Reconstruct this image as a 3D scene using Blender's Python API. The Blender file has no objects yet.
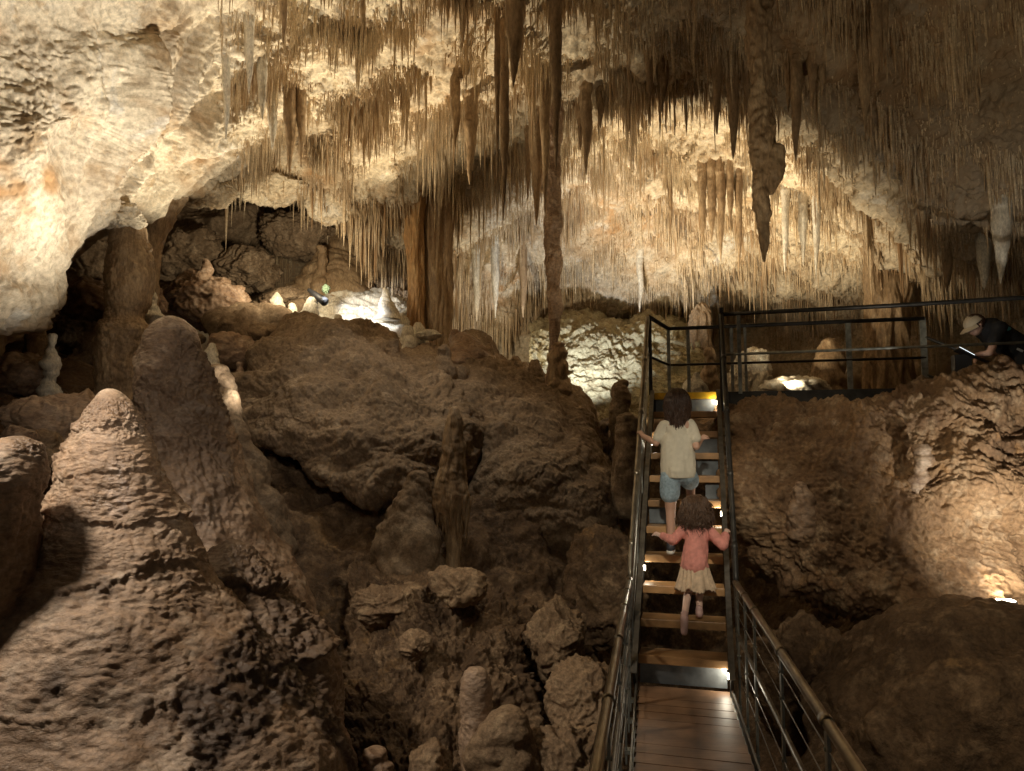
import bpy, bmesh, math, random
import numpy as np
from mathutils import Vector, Matrix
random.seed(7)
RNG = np.random.default_rng(11)
SC = bpy.context.scene
COL = SC.collection
R = math.radians
# ------------------------------------------------------------------ camera maths
FPX = 740.0
PITCH = R(5.2)
EYE = np.array([0.0, 0.0, 1.8])
CP, SP = math.cos(PITCH), math.sin(PITCH)

def P(px, py, D):
    """world point seen at photo position (px, py), D metres ahead of the camera"""
    a = (px - 512.0) / FPX
    b = (385.5 - py) / FPX
    y = CP - b * SP
    z = SP + b * CP
    k = D / y
    return np.array([a * k, D, 1.8 + z * k])

def S(px, D):
    """metres covered by px pixels at depth D"""
    return px / FPX * D

# ------------------------------------------------------------------ noise
def _hash(ix, iy, iz, seed):
    h = (ix.astype(np.uint32) * np.uint32(374761393) + iy.astype(np.uint32) * np.uint32(668265263)
         + iz.astype(np.uint32) * np.uint32(2147483647) + np.uint32((seed * 974634777 + 12345) & 0xffffffff))
    h = (h ^ (h >> np.uint32(13))) * np.uint32(1274126177)
    h = (h ^ (h >> np.uint32(15))) * np.uint32(2246822519)
    return h ^ (h >> np.uint32(16))

_G = np.array([[1,1,0],[-1,1,0],[1,-1,0],[-1,-1,0],[1,0,1],[-1,0,1],[1,0,-1],[-1,0,-1],
               [0,1,1],[0,-1,1],[0,1,-1],[0,-1,-1],[1,1,0],[-1,1,0],[0,-1,1],[0,-1,-1]], float)

def _noise(p, seed=0):
    f = np.floor(p)
    i = f.astype(np.int64)
    d = p - f
    u = d * d * d * (d * (d * 6 - 15) + 10)
    out = np.zeros(len(p))
    for cx in (0, 1):
        wx = u[:, 0] if cx else 1 - u[:, 0]
        for cy in (0, 1):
            wy = u[:, 1] if cy else 1 - u[:, 1]
            for cz in (0, 1):
                wz = u[:, 2] if cz else 1 - u[:, 2]
                g = _G[_hash(i[:, 0] + cx, i[:, 1] + cy, i[:, 2] + cz, seed) & 15]
                out += wx * wy * wz * (g[:, 0] * (d[:, 0] - cx) + g[:, 1] * (d[:, 1] - cy) + g[:, 2] * (d[:, 2] - cz))
    return out

def noise(p, s=1.0, seed=0):
    p = np.asarray(p, float).reshape(-1, 3) * np.asarray(s, float)
    return np.concatenate([_noise(p[k:k + 200000], seed) for k in range(0, len(p), 200000)]) if len(p) else np.zeros(0)

def fbm(p, s=1.0, octs=4, gain=.5, seed=0):
    s = np.asarray(s, float); a = 1.0; o = 0
    for k in range(octs):
        o = o + a * noise(p, s * 2.03 ** k, seed + k); a *= gain
    return o

def ridged(p, s=1.0, octs=4, gain=.5, seed=0):
    s = np.asarray(s, float); a = 1.0; o = 0
    for k in range(octs):
        o = o + a * (1 - 2 * np.abs(noise(p, s * 2.03 ** k, seed + k))); a *= gain
    return o - 1

def billow(p, s=1.0, octs=3, gain=.5, seed=0):
    s = np.asarray(s, float); a = 1.0; o = 0
    for k in range(octs):
        o = o + a * (2 * np.abs(noise(p, s * 2.03 ** k, seed + k)) - .35); a *= gain
    return o

def cells(p, s=1.0, seed=0):
    """distance to nearest feature point and a value per cell"""
    p = np.asarray(p, float) * np.asarray(s, float)
    f = np.floor(p).astype(np.int64)
    best = np.full(len(p), 9.0); sec = np.full(len(p), 9.0); val = np.zeros(len(p))
    for a in (-1, 0, 1):
        for b in (-1, 0, 1):
            for c in (-1, 0, 1):
                q = f + np.array([a, b, c])
                h = _hash(q[:, 0], q[:, 1], q[:, 2], seed)
                o = np.stack([(h & 1023) / 1023., ((h >> 10) & 1023) / 1023., ((h >> 20) & 1023) / 1023.], 1)
                d = np.sqrt(((q + o - p) ** 2).sum(1))
                m = d < best
                sec = np.where(m, best, np.minimum(sec, d))
                val = np.where(m, (h & 4095) / 4095., val)
                best = np.where(m, d, best)
    return best, sec, val

def sstep(a, b, x):
    t = np.clip((x - a) / (b - a), 0, 1)
    return t * t * (3 - 2 * t)

# ------------------------------------------------------------------ meshes and objects
def link(name, verts, faces, mat, base=None, parent=None, smooth=True, attrs=None, mats=None, fmat=None):
    """one mesh object; verts are world points, base becomes the object's origin"""
    verts = np.asarray(verts, float)
    if parent is not None:
        base = np.array(parent['_base'])
    elif base is None:
        base = np.array([verts[:, 0].mean(), verts[:, 1].mean(), verts[:, 2].min()])
    v = verts - np.asarray(base)
    me = bpy.data.meshes.new(name)
    if isinstance(faces, np.ndarray):
        n = faces.shape[1]
        me.vertices.add(len(v)); me.vertices.foreach_set('co', v.astype(np.float32).ravel())
        me.loops.add(faces.size); me.loops.foreach_set('vertex_index', faces.astype(np.int32).ravel())
        me.polygons.add(len(faces))
        me.polygons.foreach_set('loop_start', np.arange(0, faces.size, n, dtype=np.int32))
        me.polygons.foreach_set('loop_total', np.full(len(faces), n, dtype=np.int32))
        me.update(calc_edges=True)
    else:
        me.from_pydata(v.tolist(), [], [list(map(int, f)) for f in faces]); me.update()
    me.validate()
    me.polygons.foreach_set('use_smooth', np.full(len(me.polygons), bool(smooth)))
    for k, a in (attrs or {}).items():
        at = me.attributes.new(k, 'FLOAT', 'POINT'); at.data.foreach_set('value', np.asarray(a, np.float32))
    me.materials.append(mat)
    o = bpy.data.objects.new(name, me); COL.objects.link(o)
    if parent is not None:
        o.parent = parent
    else:
        o.location = base
        o['_base'] = [float(b) for b in base]
    return o

def empty(name, base):
    o = bpy.data.objects.new(name, None); COL.objects.link(o)
    o.location = base; o['_base'] = [float(b) for b in base]
    o.empty_display_size = .1
    return o

def subpart(child, verts_base_parent):
    child.parent = verts_base_parent

def tag(o, label=None, cat=None, group=None, kind=None):
    if label: o['label'] = label
    if cat: o['category'] = cat
    if group: o['group'] = group
    if kind: o['kind'] = kind
    return o

def gridfaces(h, w, closed=False):
    i = np.arange(h * w).reshape(h, w)
    if closed:
        j = np.concatenate([i, i[:, :1]], 1)
    else:
        j = i
    return np.stack([j[:-1, :-1], j[1:, :-1], j[1:, 1:], j[:-1, 1:]], -1).reshape(-1, 4)

def gnormals(p, flip=False, closed=False):
    if closed:
        q = np.concatenate([p[:, -1:], p, p[:, :1]], 1)
        du = (q[:, 2:] - q[:, :-2]); dv = np.gradient(p, axis=0)
    else:
        du = np.gradient(p, axis=1); dv = np.gradient(p, axis=0)
    n = np.cross(du, dv)
    n /= np.linalg.norm(n, axis=-1, keepdims=True) + 1e-9
    return -n if flip else n

def interp_matrix(n_ctrl, counts, tension=.85):
    ts = []
    for k in range(n_ctrl - 1):
        ts += list(k + np.arange(counts[k]) / counts[k])
    ts.append(n_ctrl - 1 - 1e-9)
    M = np.zeros((len(ts), n_ctrl))
    for r, t in enumerate(ts):
        k = int(t); u = t - k
        h00 = 2*u**3 - 3*u*u + 1; h10 = u**3 - 2*u*u + u; h01 = -2*u**3 + 3*u*u; h11 = u**3 - u*u
        M[r, k] += h00; M[r, k+1] += h01
        for kk, h in ((k, h10), (k + 1, h11)):
            a, b = max(kk - 1, 0), min(kk + 1, n_ctrl - 1)
            w = tension / (b - a) * (1 if b - a == 2 else 1)
            M[r, b] += h * w; M[r, a] -= h * w
    return M

def patch(ctrl, rc, cc, tension=.85):
    ctrl = np.asarray(ctrl, float)
    A = interp_matrix(ctrl.shape[0], rc, tension); B = interp_matrix(ctrl.shape[1], cc, tension)
    return np.einsum('ir,rcx,jc->ijx', A, ctrl, B)

def displace(p, f, flip=False, closed=False):
    n = gnormals(p, flip, closed)
    d = f(p.reshape(-1, 3))
    if d.ndim == 1:
        return p + n * d.reshape(p.shape[:2])[..., None]
    return p + d.reshape(p.shape)

def tube(path, radii, na=24, nl=40, squash=1.0):
    """a round body along a mostly vertical path: rings stay level"""
    path = np.asarray(path, float); radii = np.asarray(radii, float)
    M = interp_matrix(len(path), [max(2, nl // (len(path) - 1))] * (len(path) - 1), .9)
    c = M @ path; r = np.maximum(M @ radii, 1e-4)
    a = np.linspace(0, 2 * np.pi, na, endpoint=False)
    p = np.zeros((len(c), na, 3))
    p[..., 0] = c[:, None, 0] + r[:, None] * np.cos(a)
    p[..., 1] = c[:, None, 1] + r[:, None] * np.sin(a) * squash
    p[..., 2] = c[:, None, 2]
    return p

def capfaces(h, w):
    return [list(range(w))[::-1], [(h - 1) * w + k for k in range(w)]]

_ICO = {}
def ico(sub):
    if sub not in _ICO:
        bm = bmesh.new(); bmesh.ops.create_icosphere(bm, subdivisions=sub, radius=1)
        bm.verts.ensure_lookup_table()
        v = np.array([q.co[:] for q in bm.verts]); f = np.array([[q.index for q in t.verts] for t in bm.faces])
        bm.free(); _ICO[sub] = (v, f)
    return _ICO[sub]

class MB:
    """collects boxes, rods and sheets that form ONE mesh"""
    def __init__(s): s.v = []; s.f = []; s.n = 0
    def add(s, v, f):
        v = np.asarray(v, float); s.v.append(v)
        s.f += [[int(i) + s.n for i in q] for q in f]; s.n += len(v)
    def box(s, c, ax, ay, az, hx, hy, hz):
        c = np.asarray(c, float); v = []
        for i in (-1, 1):
            for j in (-1, 1):
                for k in (-1, 1):
                    v.append(c + np.asarray(ax) * hx * i + np.asarray(ay) * hy * j + np.asarray(az) * hz * k)
        s.add(v, [(0,1,3,2),(4,6,7,5),(0,4,5,1),(2,3,7,6),(0,2,6,4),(1,5,7,3)])
    def rod(s, pts, r, n=10):
        pts = [np.asarray(p, float) for p in pts]; rs = r if isinstance(r, (list, tuple)) else [r] * len(pts)
        rings = []; up = None
        for k, p in enumerate(pts):
            t = pts[min(k + 1, len(pts) - 1)] - pts[max(k - 1, 0)]; t = t / (np.linalg.norm(t) + 1e-9)
            if up is None:
                up = np.array([0, 0, 1.]) if abs(t[2]) < .9 else np.array([1., 0, 0])
            a = np.cross(t, up); a /= np.linalg.norm(a) + 1e-9
            b = np.cross(a, t); up = b
            for q in range(n):
                w = 2 * math.pi * q / n
                rings.append(p + (a * math.cos(w) + b * math.sin(w)) * rs[k])
        f = []
        for k in range(len(pts) - 1):
            for q in range(n):
                f.append((k*n+q, k*n+(q+1) % n, (k+1)*n+(q+1) % n, (k+1)*n+q))
        f.append(list(range(n))[::-1]); f.append([(len(pts)-1)*n+q for q in range(n)])
        s.add(rings, f)
    def build(s, name, mat, parent=None, base=None, smooth=False):
        return link(name, np.concatenate(s.v), s.f, mat, base=base, parent=parent, smooth=smooth)

# ------------------------------------------------------------------ materials
def newmat(name):
    m = bpy.data.materials.new(name); m.use_nodes = True
    nt = m.node_tree; nt.nodes.clear()
    out = nt.nodes.new('ShaderNodeOutputMaterial'); b = nt.nodes.new('ShaderNodeBsdfPrincipled')
    nt.links.new(b.outputs[0], out.inputs[0])
    return m, nt, b

def plain(name, col, rough=.5, metal=0., emit=None, estr=0., spec=None, noise_amt=.25, scale=6., bump=0., alpha=None, trans=0.):
    m, nt, b = newmat(name)
    tc = nt.nodes.new('ShaderNodeNewGeometry')
    n = nt.nodes.new('ShaderNodeTexNoise'); n.inputs['Scale'].default_value = scale; n.inputs['Detail'].default_value = 5
    nt.links.new(tc.outputs['Position'], n.inputs['Vector'])
    mp = nt.nodes.new('ShaderNodeMapRange'); mp.inputs[1].default_value = .3; mp.inputs[2].default_value = .7
    mp.inputs[3].default_value = 1 - noise_amt; mp.inputs[4].default_value = 1 + noise_amt
    nt.links.new(n.outputs[0], mp.inputs[0])
    mx = nt.nodes.new('ShaderNodeVectorMath'); mx.operation = 'SCALE'; mx.inputs[0].default_value = col
    nt.links.new(mp.outputs[0], mx.inputs['Scale']); nt.links.new(mx.outputs[0], b.inputs['Base Color'])
    b.inputs['Roughness'].default_value = rough; b.inputs['Metallic'].default_value = metal
    if spec is not None: b.inputs['Specular IOR Level'].default_value = spec
    if emit: b.inputs['Emission Color'].default_value = (*emit, 1); b.inputs['Emission Strength'].default_value = estr
    if trans: b.inputs['Transmission Weight'].default_value = trans
    if bump:
        bp = nt.nodes.new('ShaderNodeBump'); bp.inputs['Strength'].default_value = bump; bp.inputs['Distance'].default_value = .01
        n2 = nt.nodes.new('ShaderNodeTexNoise'); n2.inputs['Scale'].default_value = scale * 6
        nt.links.new(tc.outputs['Position'], n2.inputs['Vector']); nt.links.new(n2.outputs[0], bp.inputs['Height'])
        nt.links.new(bp.outputs[0], b.inputs['Normal'])
    return m

def stone(name, cols, rough=(.55, .9), spec=.3, s1=.8, s2=4., zs=1.0, bump=.5, bscale=30., bdist=.02, stain=None, pale=None, drip=0., rnd=False):
    """limestone: three colours mixed by large and small noise; optional painted-by-nature stain attributes"""
    m, nt, b = newmat(name); L = nt.links.new
    geo = nt.nodes.new('ShaderNodeNewGeometry')
    mapn = nt.nodes.new('ShaderNodeMapping'); mapn.inputs['Scale'].default_value = (1, 1, zs)
    L(geo.outputs['Position'], mapn.inputs['Vector'])
    def nz(sc, det, rg=.6, dist=0., vec=None):
        n = nt.nodes.new('ShaderNodeTexNoise'); n.inputs['Scale'].default_value = sc; n.inputs['Detail'].default_value = det
        n.inputs['Roughness'].default_value = rg; n.inputs['Distortion'].default_value = dist
        L(vec or mapn.outputs[0], n.inputs['Vector']); return n.outputs[0]
    def ramp(x, a, bb):
        r = nt.nodes.new('ShaderNodeMapRange'); r.interpolation_type = 'SMOOTHSTEP'
        r.inputs[1].default_value = a; r.inputs[2].default_value = bb; L(x, r.inputs[0]); return r.outputs[0]
    def mix(f, c1, c2, mode='MIX'):
        x = nt.nodes.new('ShaderNodeMix'); x.data_type = 'RGBA'; x.blend_type = mode
        if isinstance(f, float): x.inputs[0].default_value = f
        else: L(f, x.inputs[0])
        for c, k in ((c1, 6), (c2, 7)):
            if isinstance(c, tuple): x.inputs[k].default_value = (*c, 1)
            else: L(c, x.inputs[k])
        return x.outputs[2]
    c = mix(ramp(nz(s1, 6, .65, .6), .38, .62), cols[0], cols[1])
    c = mix(ramp(nz(s2, 8, .7, .3), .48, .68), c, cols[2])
    if len(cols) > 3:
        c = mix(ramp(nz(s2 * .37 + .13, 7, .7, 1.2), .56, .7), c, cols[3])
    f = nz(s2 * 7, 6, .7)
    g = nt.nodes.new('ShaderNodeMapRange'); g.inputs[1].default_value = .3; g.inputs[2].default_value = .7
    g.inputs[3].default_value = .55; g.inputs[4].default_value = 1.38; L(f, g.inputs[0])
    sc = nt.nodes.new('ShaderNodeVectorMath'); sc.operation = 'SCALE'; L(c, sc.inputs[0]); L(g.outputs[0], sc.inputs['Scale']); c = sc.outputs[0]
    for tup in (stain, pale):
        if tup:
            at = nt.nodes.new('ShaderNodeAttribute'); at.attribute_name = tup[0]
            c = mix(at.outputs['Fac'], c, tup[1])
    if rnd:
        at = nt.nodes.new('ShaderNodeAttribute'); at.attribute_name = 'rnd'
        c = mix(at.outputs['Fac'], c, rnd)
    L(c, b.inputs['Base Color'])
    rr = nt.nodes.new('ShaderNodeMapRange'); rr.inputs[1].default_value = .35; rr.inputs[2].default_value = .65
    rr.inputs[3].default_value = rough[0]; rr.inputs[4].default_value = rough[1]
    L(nz(s2 * 1.7, 5), rr.inputs[0]); L(rr.outputs[0], b.inputs['Roughness'])
    b.inputs['Specular IOR Level'].default_value = spec
    if bump:
        bp = nt.nodes.new('ShaderNodeBump'); bp.inputs['Strength'].default_value = bump; bp.inputs['Distance'].default_value = bdist
        L(nz(bscale, 8, .65, .3), bp.inputs['Height']); L(bp.outputs[0], b.inputs['Normal'])
    return m
# ------------------------------------------------------------------ stone of the cave
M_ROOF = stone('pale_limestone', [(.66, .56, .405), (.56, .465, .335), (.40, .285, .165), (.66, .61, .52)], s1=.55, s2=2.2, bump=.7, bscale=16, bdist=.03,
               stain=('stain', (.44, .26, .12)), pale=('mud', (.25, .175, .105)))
M_STRAW = stone('straw_calcite', [(.74, .62, .44), (.62, .48, .30), (.48, .34, .19)], s1=1.2, s2=5, bump=.3, bscale=40, bdist=.01, rough=(.4, .7), spec=.45, rnd=(.33, .20, .10))
M_TITE = stone('brown_calcite', [(.38, .265, .155), (.26, .17, .092), (.47, .345, .21)], s1=1.5, s2=5, zs=.35, bump=.7, bscale=26, bdist=.02, rough=(.4, .75), spec=.4)
M_WALL = stone('greenish_wall_rock', [(.50, .45, .29), (.36, .31, .19), (.24, .18, .10), (.56, .5, .36)], s1=1.2, s2=4, zs=2.5, bump=.8, bscale=22, bdist=.03)
M_AMBER = stone('amber_calcite', [(.44, .26, .11), (.34, .19, .08), (.52, .36, .19)], s1=1.5, s2=5, zs=.3, bump=.8, bscale=26, bdist=.02, rough=(.4, .7), spec=.4)
M_PALE = stone('white_calcite', [(.72, .68, .58), (.62, .56, .45), (.5, .42, .32)], s1=2, s2=6, zs=.4, bump=.6, bscale=30, bdist=.015, rough=(.35, .6), spec=.45)
M_MUD = stone('muddy_flowstone', [(.27, .192, .122), (.175, .12, .072), (.36, .272, .182)], s1=1.1, s2=3.5, bump=.8, bscale=26, bdist=.02, rough=(.6, .9))
M_ROCK = stone('dark_cave_rock', [(.19, .118, .064), (.10, .060, .032), (.32, .215, .125), (.33, .20, .09)], s1=1.3, s2=4, bump=1.0, bscale=20, bdist=.04, rough=(.4, .8))
M_OCHRE = stone('ochre_rubble', [(.27, .18, .105), (.19, .122, .07), (.37, .265, .16)], s1=2, s2=6, bump=.9, bscale=26, bdist=.02)
M_FLOW = stone('wet_flowstone', [(.39, .265, .175), (.26, .165, .10), (.48, .36, .26), (.2, .115, .066)], s1=.9, s2=3, zs=1.6, bump=.9, bscale=34, bdist=.014, rough=(.28, .6), spec=.5, pale=('mud', (.10, .062, .038)))
M_OUT = stone('scalloped_rock', [(.27, .165, .085), (.165, .095, .05), (.38, .27, .165), (.33, .185, .08)], s1=1.0, s2=3.5, bump=.9, bscale=22, bdist=.025, rough=(.5, .85))

def field_roof(p):
    calm = 1 - .86 * sstep(-2.6, -4.4, p[:, 0] + .1 * (p[:, 1] - 8)) * sstep(2.9, 4.2, p[:, 2])
    d = .22 * fbm(p, .45, 3, seed=3) + .20 * calm * ridged(p, (.8, .8, 1.1), 4, .5, seed=9) * (.5 + .8 * np.clip(noise(p, .35, 21) + .35, 0, 1))
    d += calm * .05 * fbm(p, 2.8, 3, .6, seed=31) + (.022 + .02 * calm) * ridged(p, (6, 6, 9), 3, .6, seed=41) + .014 * calm * ridged(p, 14, 2, .6, seed=47) + .012 * noise(p, 24, seed=51)
    # upper left: slanting flow ridges on the bright wall
    a = P(95, 300, 8.5); b = P(215, 40, 8.5); ax = (b - a) / np.linalg.norm(b - a)
    t = p @ ax
    per = p - t[:, None] * ax
    q = per * 2.3 + ax * (t * .22)[:, None] + .55 * noise(p, .7, 77)[:, None]
    w = np.exp(-(((p - P(150, 130, 8.6)) * np.array([1, .6, 1])) ** 2).sum(1) / 3.2) * sstep(6.9, 7.9, p[:, 1])
    d += w * (.34 * ridged(q, .9, 2, .32, seed=61) + .03 * ridged(q, 4.1, 2, .5, seed=64))
    # vertical flutes where the straws grow
    d += .05 * sstep(-2.5, 0, p[:, 0]) * ridged(p, (5, 5, .8), 2, .5, seed=71)
    return d

def lumps(p, s=1.0, seed=0):
    """cauliflower flowstone with drip fringes"""
    w = p + .25 * np.stack([noise(p, 1.1, seed + 5), noise(p, 1.1, seed + 6), noise(p, 1.1, seed + 7)], 1)
    d = .21 * billow(w, np.array([.9, .9, 1.2]) * s, 2, .36, seed) + .040 * billow(w, np.array([3.1, 3.1, 4.2]) * s, 2, .55, seed + 11)
    t = p[:, 2] * 3.1 + 1.3 * fbm(p, 1.0, 3, .5, seed + 13) + .30 * np.abs(noise(p, (11, 11, 1.5), seed + 17))
    s1 = 1 - (t - np.floor(t))
    d += .022 * sstep(0, .85, s1) * sstep(1.0, .93, s1) * np.clip(.6 + noise(p, 1.3, seed + 18) * 1.6, .1, 1.2)
    d += .020 * billow(p, (9, 9, 6), 3, .65, seed + 19)
    return d

def drape(p, s=1.0, seed=0, amp=1.0, ledges=()):
    """thin sheet flowstone: fine ripples, collars with toothed lower edges, crusty patches"""
    d = .11 * fbm(p, 1.0 * s, 3, .5, seed)
    tooth = .07 * fbm(p, (2.2 * s, 2.2 * s, .1), 2, .5, seed + 3) + .05 * np.abs(noise(p, (13 * s, 13 * s, .6), seed + 4)) + .03 * np.abs(noise(p, (27 * s, 27 * s, .6), seed + 14))
    for k, (zl, A, h) in enumerate(ledges):
        u = p[:, 2] - zl - tooth - .16 * noise(p, (.9, .9, .05), seed + 30 + k)
        d += A * np.where(u > 0, np.exp(-np.maximum(u, 0) / h), 0) * sstep(-.02, .012, u) * np.clip(.75 + 1.3 * noise(p, .8, seed + 40 + k), .1, 1.3)
    q = p + .05 * np.stack([noise(p, 3.1 * s, seed + 50), noise(p, 3.1 * s, seed + 51), noise(p, 3.1 * s, seed + 52)], 1)
    d += .006 * ridged(q, (5 * s, 5 * s, 16 * s), 3, .6, seed + 6) + .004 * ridged(q, (10 * s, 10 * s, 40 * s), 2, .6, seed + 7)
    c = crust(p, s, seed)
    d += c * (.026 * billow(q, (6 * s, 6 * s, 5 * s), 2, .6, seed + 8) + .018 * billow(q, 15 * s, 3, .65, seed + 10))
    d += (1 - c) * .012 * billow(q, (7 * s, 7 * s, 9 * s), 2, .6, seed + 12)
    return d * amp

def crust(p, s=1.0, seed=0):
    return sstep(.06, .26, fbm(p, (.9 * s, .9 * s, .8 * s), 3, .6, seed + 9) + .05)

def crag(p, s=1.0, seed=0):
    w = p + .2 * np.stack([noise(p, 1.4 * s, seed + 5), noise(p, 1.4 * s, seed + 6), noise(p, 1.4 * s, seed + 7)], 1)
    F, G, V = cells(w, 1.5 * s, seed)
    d = .22 * (V - .5) * sstep(0, .25, G - F) / s + .10 * ridged(w, 1.9 * s, 4, .55, seed + 2)
    d += .05 * ridged(w, (5 * s, 5 * s, 5 * s), 3, .6, seed + 12) + .018 * billow(p, 14 * s, 2, .6, seed + 14)
    return d

# ------------------------------------------------------------------ the roof: one sheet from behind the camera to the far wall
W = lambda x, y, z: np.array([x, y, z], float)
roof_cols = [
 (-1100, [(-700,1.6),(-250,2.2),(0,2.5),(60,2.5),(120,2.5),(200,2.6),(300,2.6),(420,2.7),(500,2.8),(600,3.2),(700,3.4),(900,3.5)]),
 (-420, [(-700,2.4),(-250,3.4),(0,4.0),(80,4.0),(160,4.0),(240,4.1),(330,4.2),(420,4.3),(470,5),(480,7),(520,7),(640,7)]),
 (-120, [(-700,2.9),(-250,4.2),(0,5.4),(60,5.5),(120,5.5),(200,5.6),(300,5.8),(395,6),(410,7),(400,10),(430,10.5),(500,11)]),
 (0, [(-700,3.0),(-250,4.6),(0,6.2),(60,6.4),(120,6.4),(190,6.6),(260,6.9),(345,7.2),(345,8.5),(340,12),(400,12.5),(470,13)]),
 (45, [(-700,3.0),(-250,4.7),(0,6.6),(60,6.8),(120,6.7),(165,6.9),(235,7.4),(300,7.8),(300,9.0),(300,13),(390,13.3),(460,13.5)]),
 (80, [(-700,3),(-250,4.8),(0,7.0),(60,7.2),(120,7.2),(140,7.5),(195,8.0),(245,8.4),(245,10),(260,14),(385,14),(450,14)]),
 (150, [(-700,3.1),(-250,5),(0,7.9),(60,8.3),(100,8.6),(140,9),(172,9.6),(203,10.2),(200,12),(230,15),(385,15),(440,15)]),
 (225, [(-700,3.1),(-250,5.2),(0,8.6),(60,9.3),(100,9.8),(130,10.2),(155,10.8),(186,11.6),(183,13),(215,16),(370,16),(430,16)]),
 (300, [(-700,3.1),(-250,5.4),(0,9),(60,9.8),(100,10.5),(130,11.2),(155,11.8),(184,12.5),(185,13.5),(215,16),(350,16.5),(430,16.5)]),
 (370, [(-700,3.2),(-250,5.4),(0,9),(60,10),(110,11),(160,12),(195,12.8),(235,13.5),(240,14),(260,15.5),(345,17),(430,17)]),
 (440, [(-700,3.2),(-250,5.4),(0,9),(60,10.4),(110,11.6),(160,13),(200,14),(250,15.3),(290,16.3),(320,17),(360,18),(440,18)]),
 (520, [(-700,3.2),(-250,5.4),(0,9),(60,10.6),(110,12),(160,13.8),(210,15.5),(260,17),(305,18),(325,18.3),(360,18.5),(450,18)]),
 (600, [(-700,3.1),(-250,5.3),(0,8.7),(55,10.2),(105,12),(160,14.2),(210,16),(260,17),(312,17.8),(325,18.6),(365,17),(460,15.5)]),
 (680, [(-700,3.1),(-250,5),(0,8.2),(60,9.6),(96,10.8),(122,12.4),(178,13.6),(225,15.5),(300,17.2),(318,18.3),(350,18.5),(460,17)]),
 (760, [(-700,3),(-250,4.8),(0,7.7),(60,8.9),(105,10.2),(142,11.9),(190,12.8),(235,14.5),(295,16.5),(312,17.5),(345,17.5),(460,17)]),
 (850, [(-700,2.9),(-250,4.6),(0,7.2),(60,8.1),(125,9.4),(175,10.6),(215,12),(245,13),(280,14.5),(300,15.5),(335,16),(460,16)]),
 (940, [(-700,2.8),(-250,4.4),(0,6.6),(60,7.2),(130,8),(190,8.9),(240,10.0),(265,11),(285,12.5),(300,13.5),(340,14),(460,14)]),
 (1040, [(-700,2.8),(-250,4.2),(0,6.2),(60,6.8),(130,7.4),(190,8.2),(235,9),(260,10),(280,11),(300,12),(340,12),(460,12)]),
 (1250, [(-700,2.4),(-250,3.6),(0,5.2),(60,5.6),(130,6.0),(190,6.4),(240,6.8),(280,7.2),(320,8),(360,8.3),(420,8.5),(560,8.5)]),
 (1800, [(-700,1.8),(-250,2.6),(0,3.4),(60,3.6),(130,3.8),(190,4),(240,4),(300,4.1),(360,4.2),(440,4.3),(560,4.4),(760,4.4)]),
]
ctrl = []
for px, rows in roof_cols:
    col = [P(px, py, d) for py, d in rows]
    x0 = (px - 512) / 740 * 3.0
    col = [W(np.clip(x0 * 2.2, -9, 9), -7, col[0][2] * .9), W(np.clip(x0 * 1.6, -8, 8), -2, col[0][2])] + col
    ctrl.append(col)
ctrl = np.array(ctrl).transpose(1, 0, 2)
xs = [c[0] for c in roof_cols]
cc = [max(6, int((b - a) / (1.7 if a >= -20 and b <= 1045 else 8))) for a, b in zip(xs, xs[1:])]
rc = [8, 14, 24, 60, 40, 46, 46, 46, 46, 40, 26, 36, 22]
roof = patch(ctrl, rc, cc)
roof = displace(roof, field_roof)
rn = gnormals(roof)
if rn[200, 300, 2] > 0: rn = -rn
def project(p):
    v = p - EYE
    zc = CP * v[..., 1] + SP * v[..., 2]; yc = -SP * v[..., 1] + CP * v[..., 2]
    return 512 + FPX * v[..., 0] / zc, 385.5 - FPX * yc / zc
rv = roof.reshape(-1, 3)
def spot(c, r, p=rv): return np.exp(-((p - c) ** 2).sum(1) / r ** 2)
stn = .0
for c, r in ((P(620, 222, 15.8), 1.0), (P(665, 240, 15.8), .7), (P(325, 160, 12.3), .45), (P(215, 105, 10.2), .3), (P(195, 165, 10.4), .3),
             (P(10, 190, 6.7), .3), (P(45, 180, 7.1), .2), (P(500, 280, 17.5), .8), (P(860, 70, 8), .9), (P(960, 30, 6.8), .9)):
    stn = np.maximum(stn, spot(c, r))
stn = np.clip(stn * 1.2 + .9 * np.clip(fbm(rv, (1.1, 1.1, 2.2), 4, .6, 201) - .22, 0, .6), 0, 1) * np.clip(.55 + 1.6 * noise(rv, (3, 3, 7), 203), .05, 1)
# the far low back of the cave is brown with mud
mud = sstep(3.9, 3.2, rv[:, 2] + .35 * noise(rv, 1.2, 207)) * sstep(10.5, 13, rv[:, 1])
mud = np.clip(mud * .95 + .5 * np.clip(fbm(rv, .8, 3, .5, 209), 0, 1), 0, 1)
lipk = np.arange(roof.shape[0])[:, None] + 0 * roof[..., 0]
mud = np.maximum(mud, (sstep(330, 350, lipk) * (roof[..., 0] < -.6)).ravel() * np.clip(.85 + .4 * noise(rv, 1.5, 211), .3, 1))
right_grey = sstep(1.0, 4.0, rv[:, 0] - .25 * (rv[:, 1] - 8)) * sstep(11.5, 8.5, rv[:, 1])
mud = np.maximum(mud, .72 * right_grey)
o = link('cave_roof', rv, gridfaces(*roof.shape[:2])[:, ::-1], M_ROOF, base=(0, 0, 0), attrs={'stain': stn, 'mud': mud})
tag(o, 'pale limestone cave roof and side walls arching over everything', 'cave roof', kind='structure')

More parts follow.
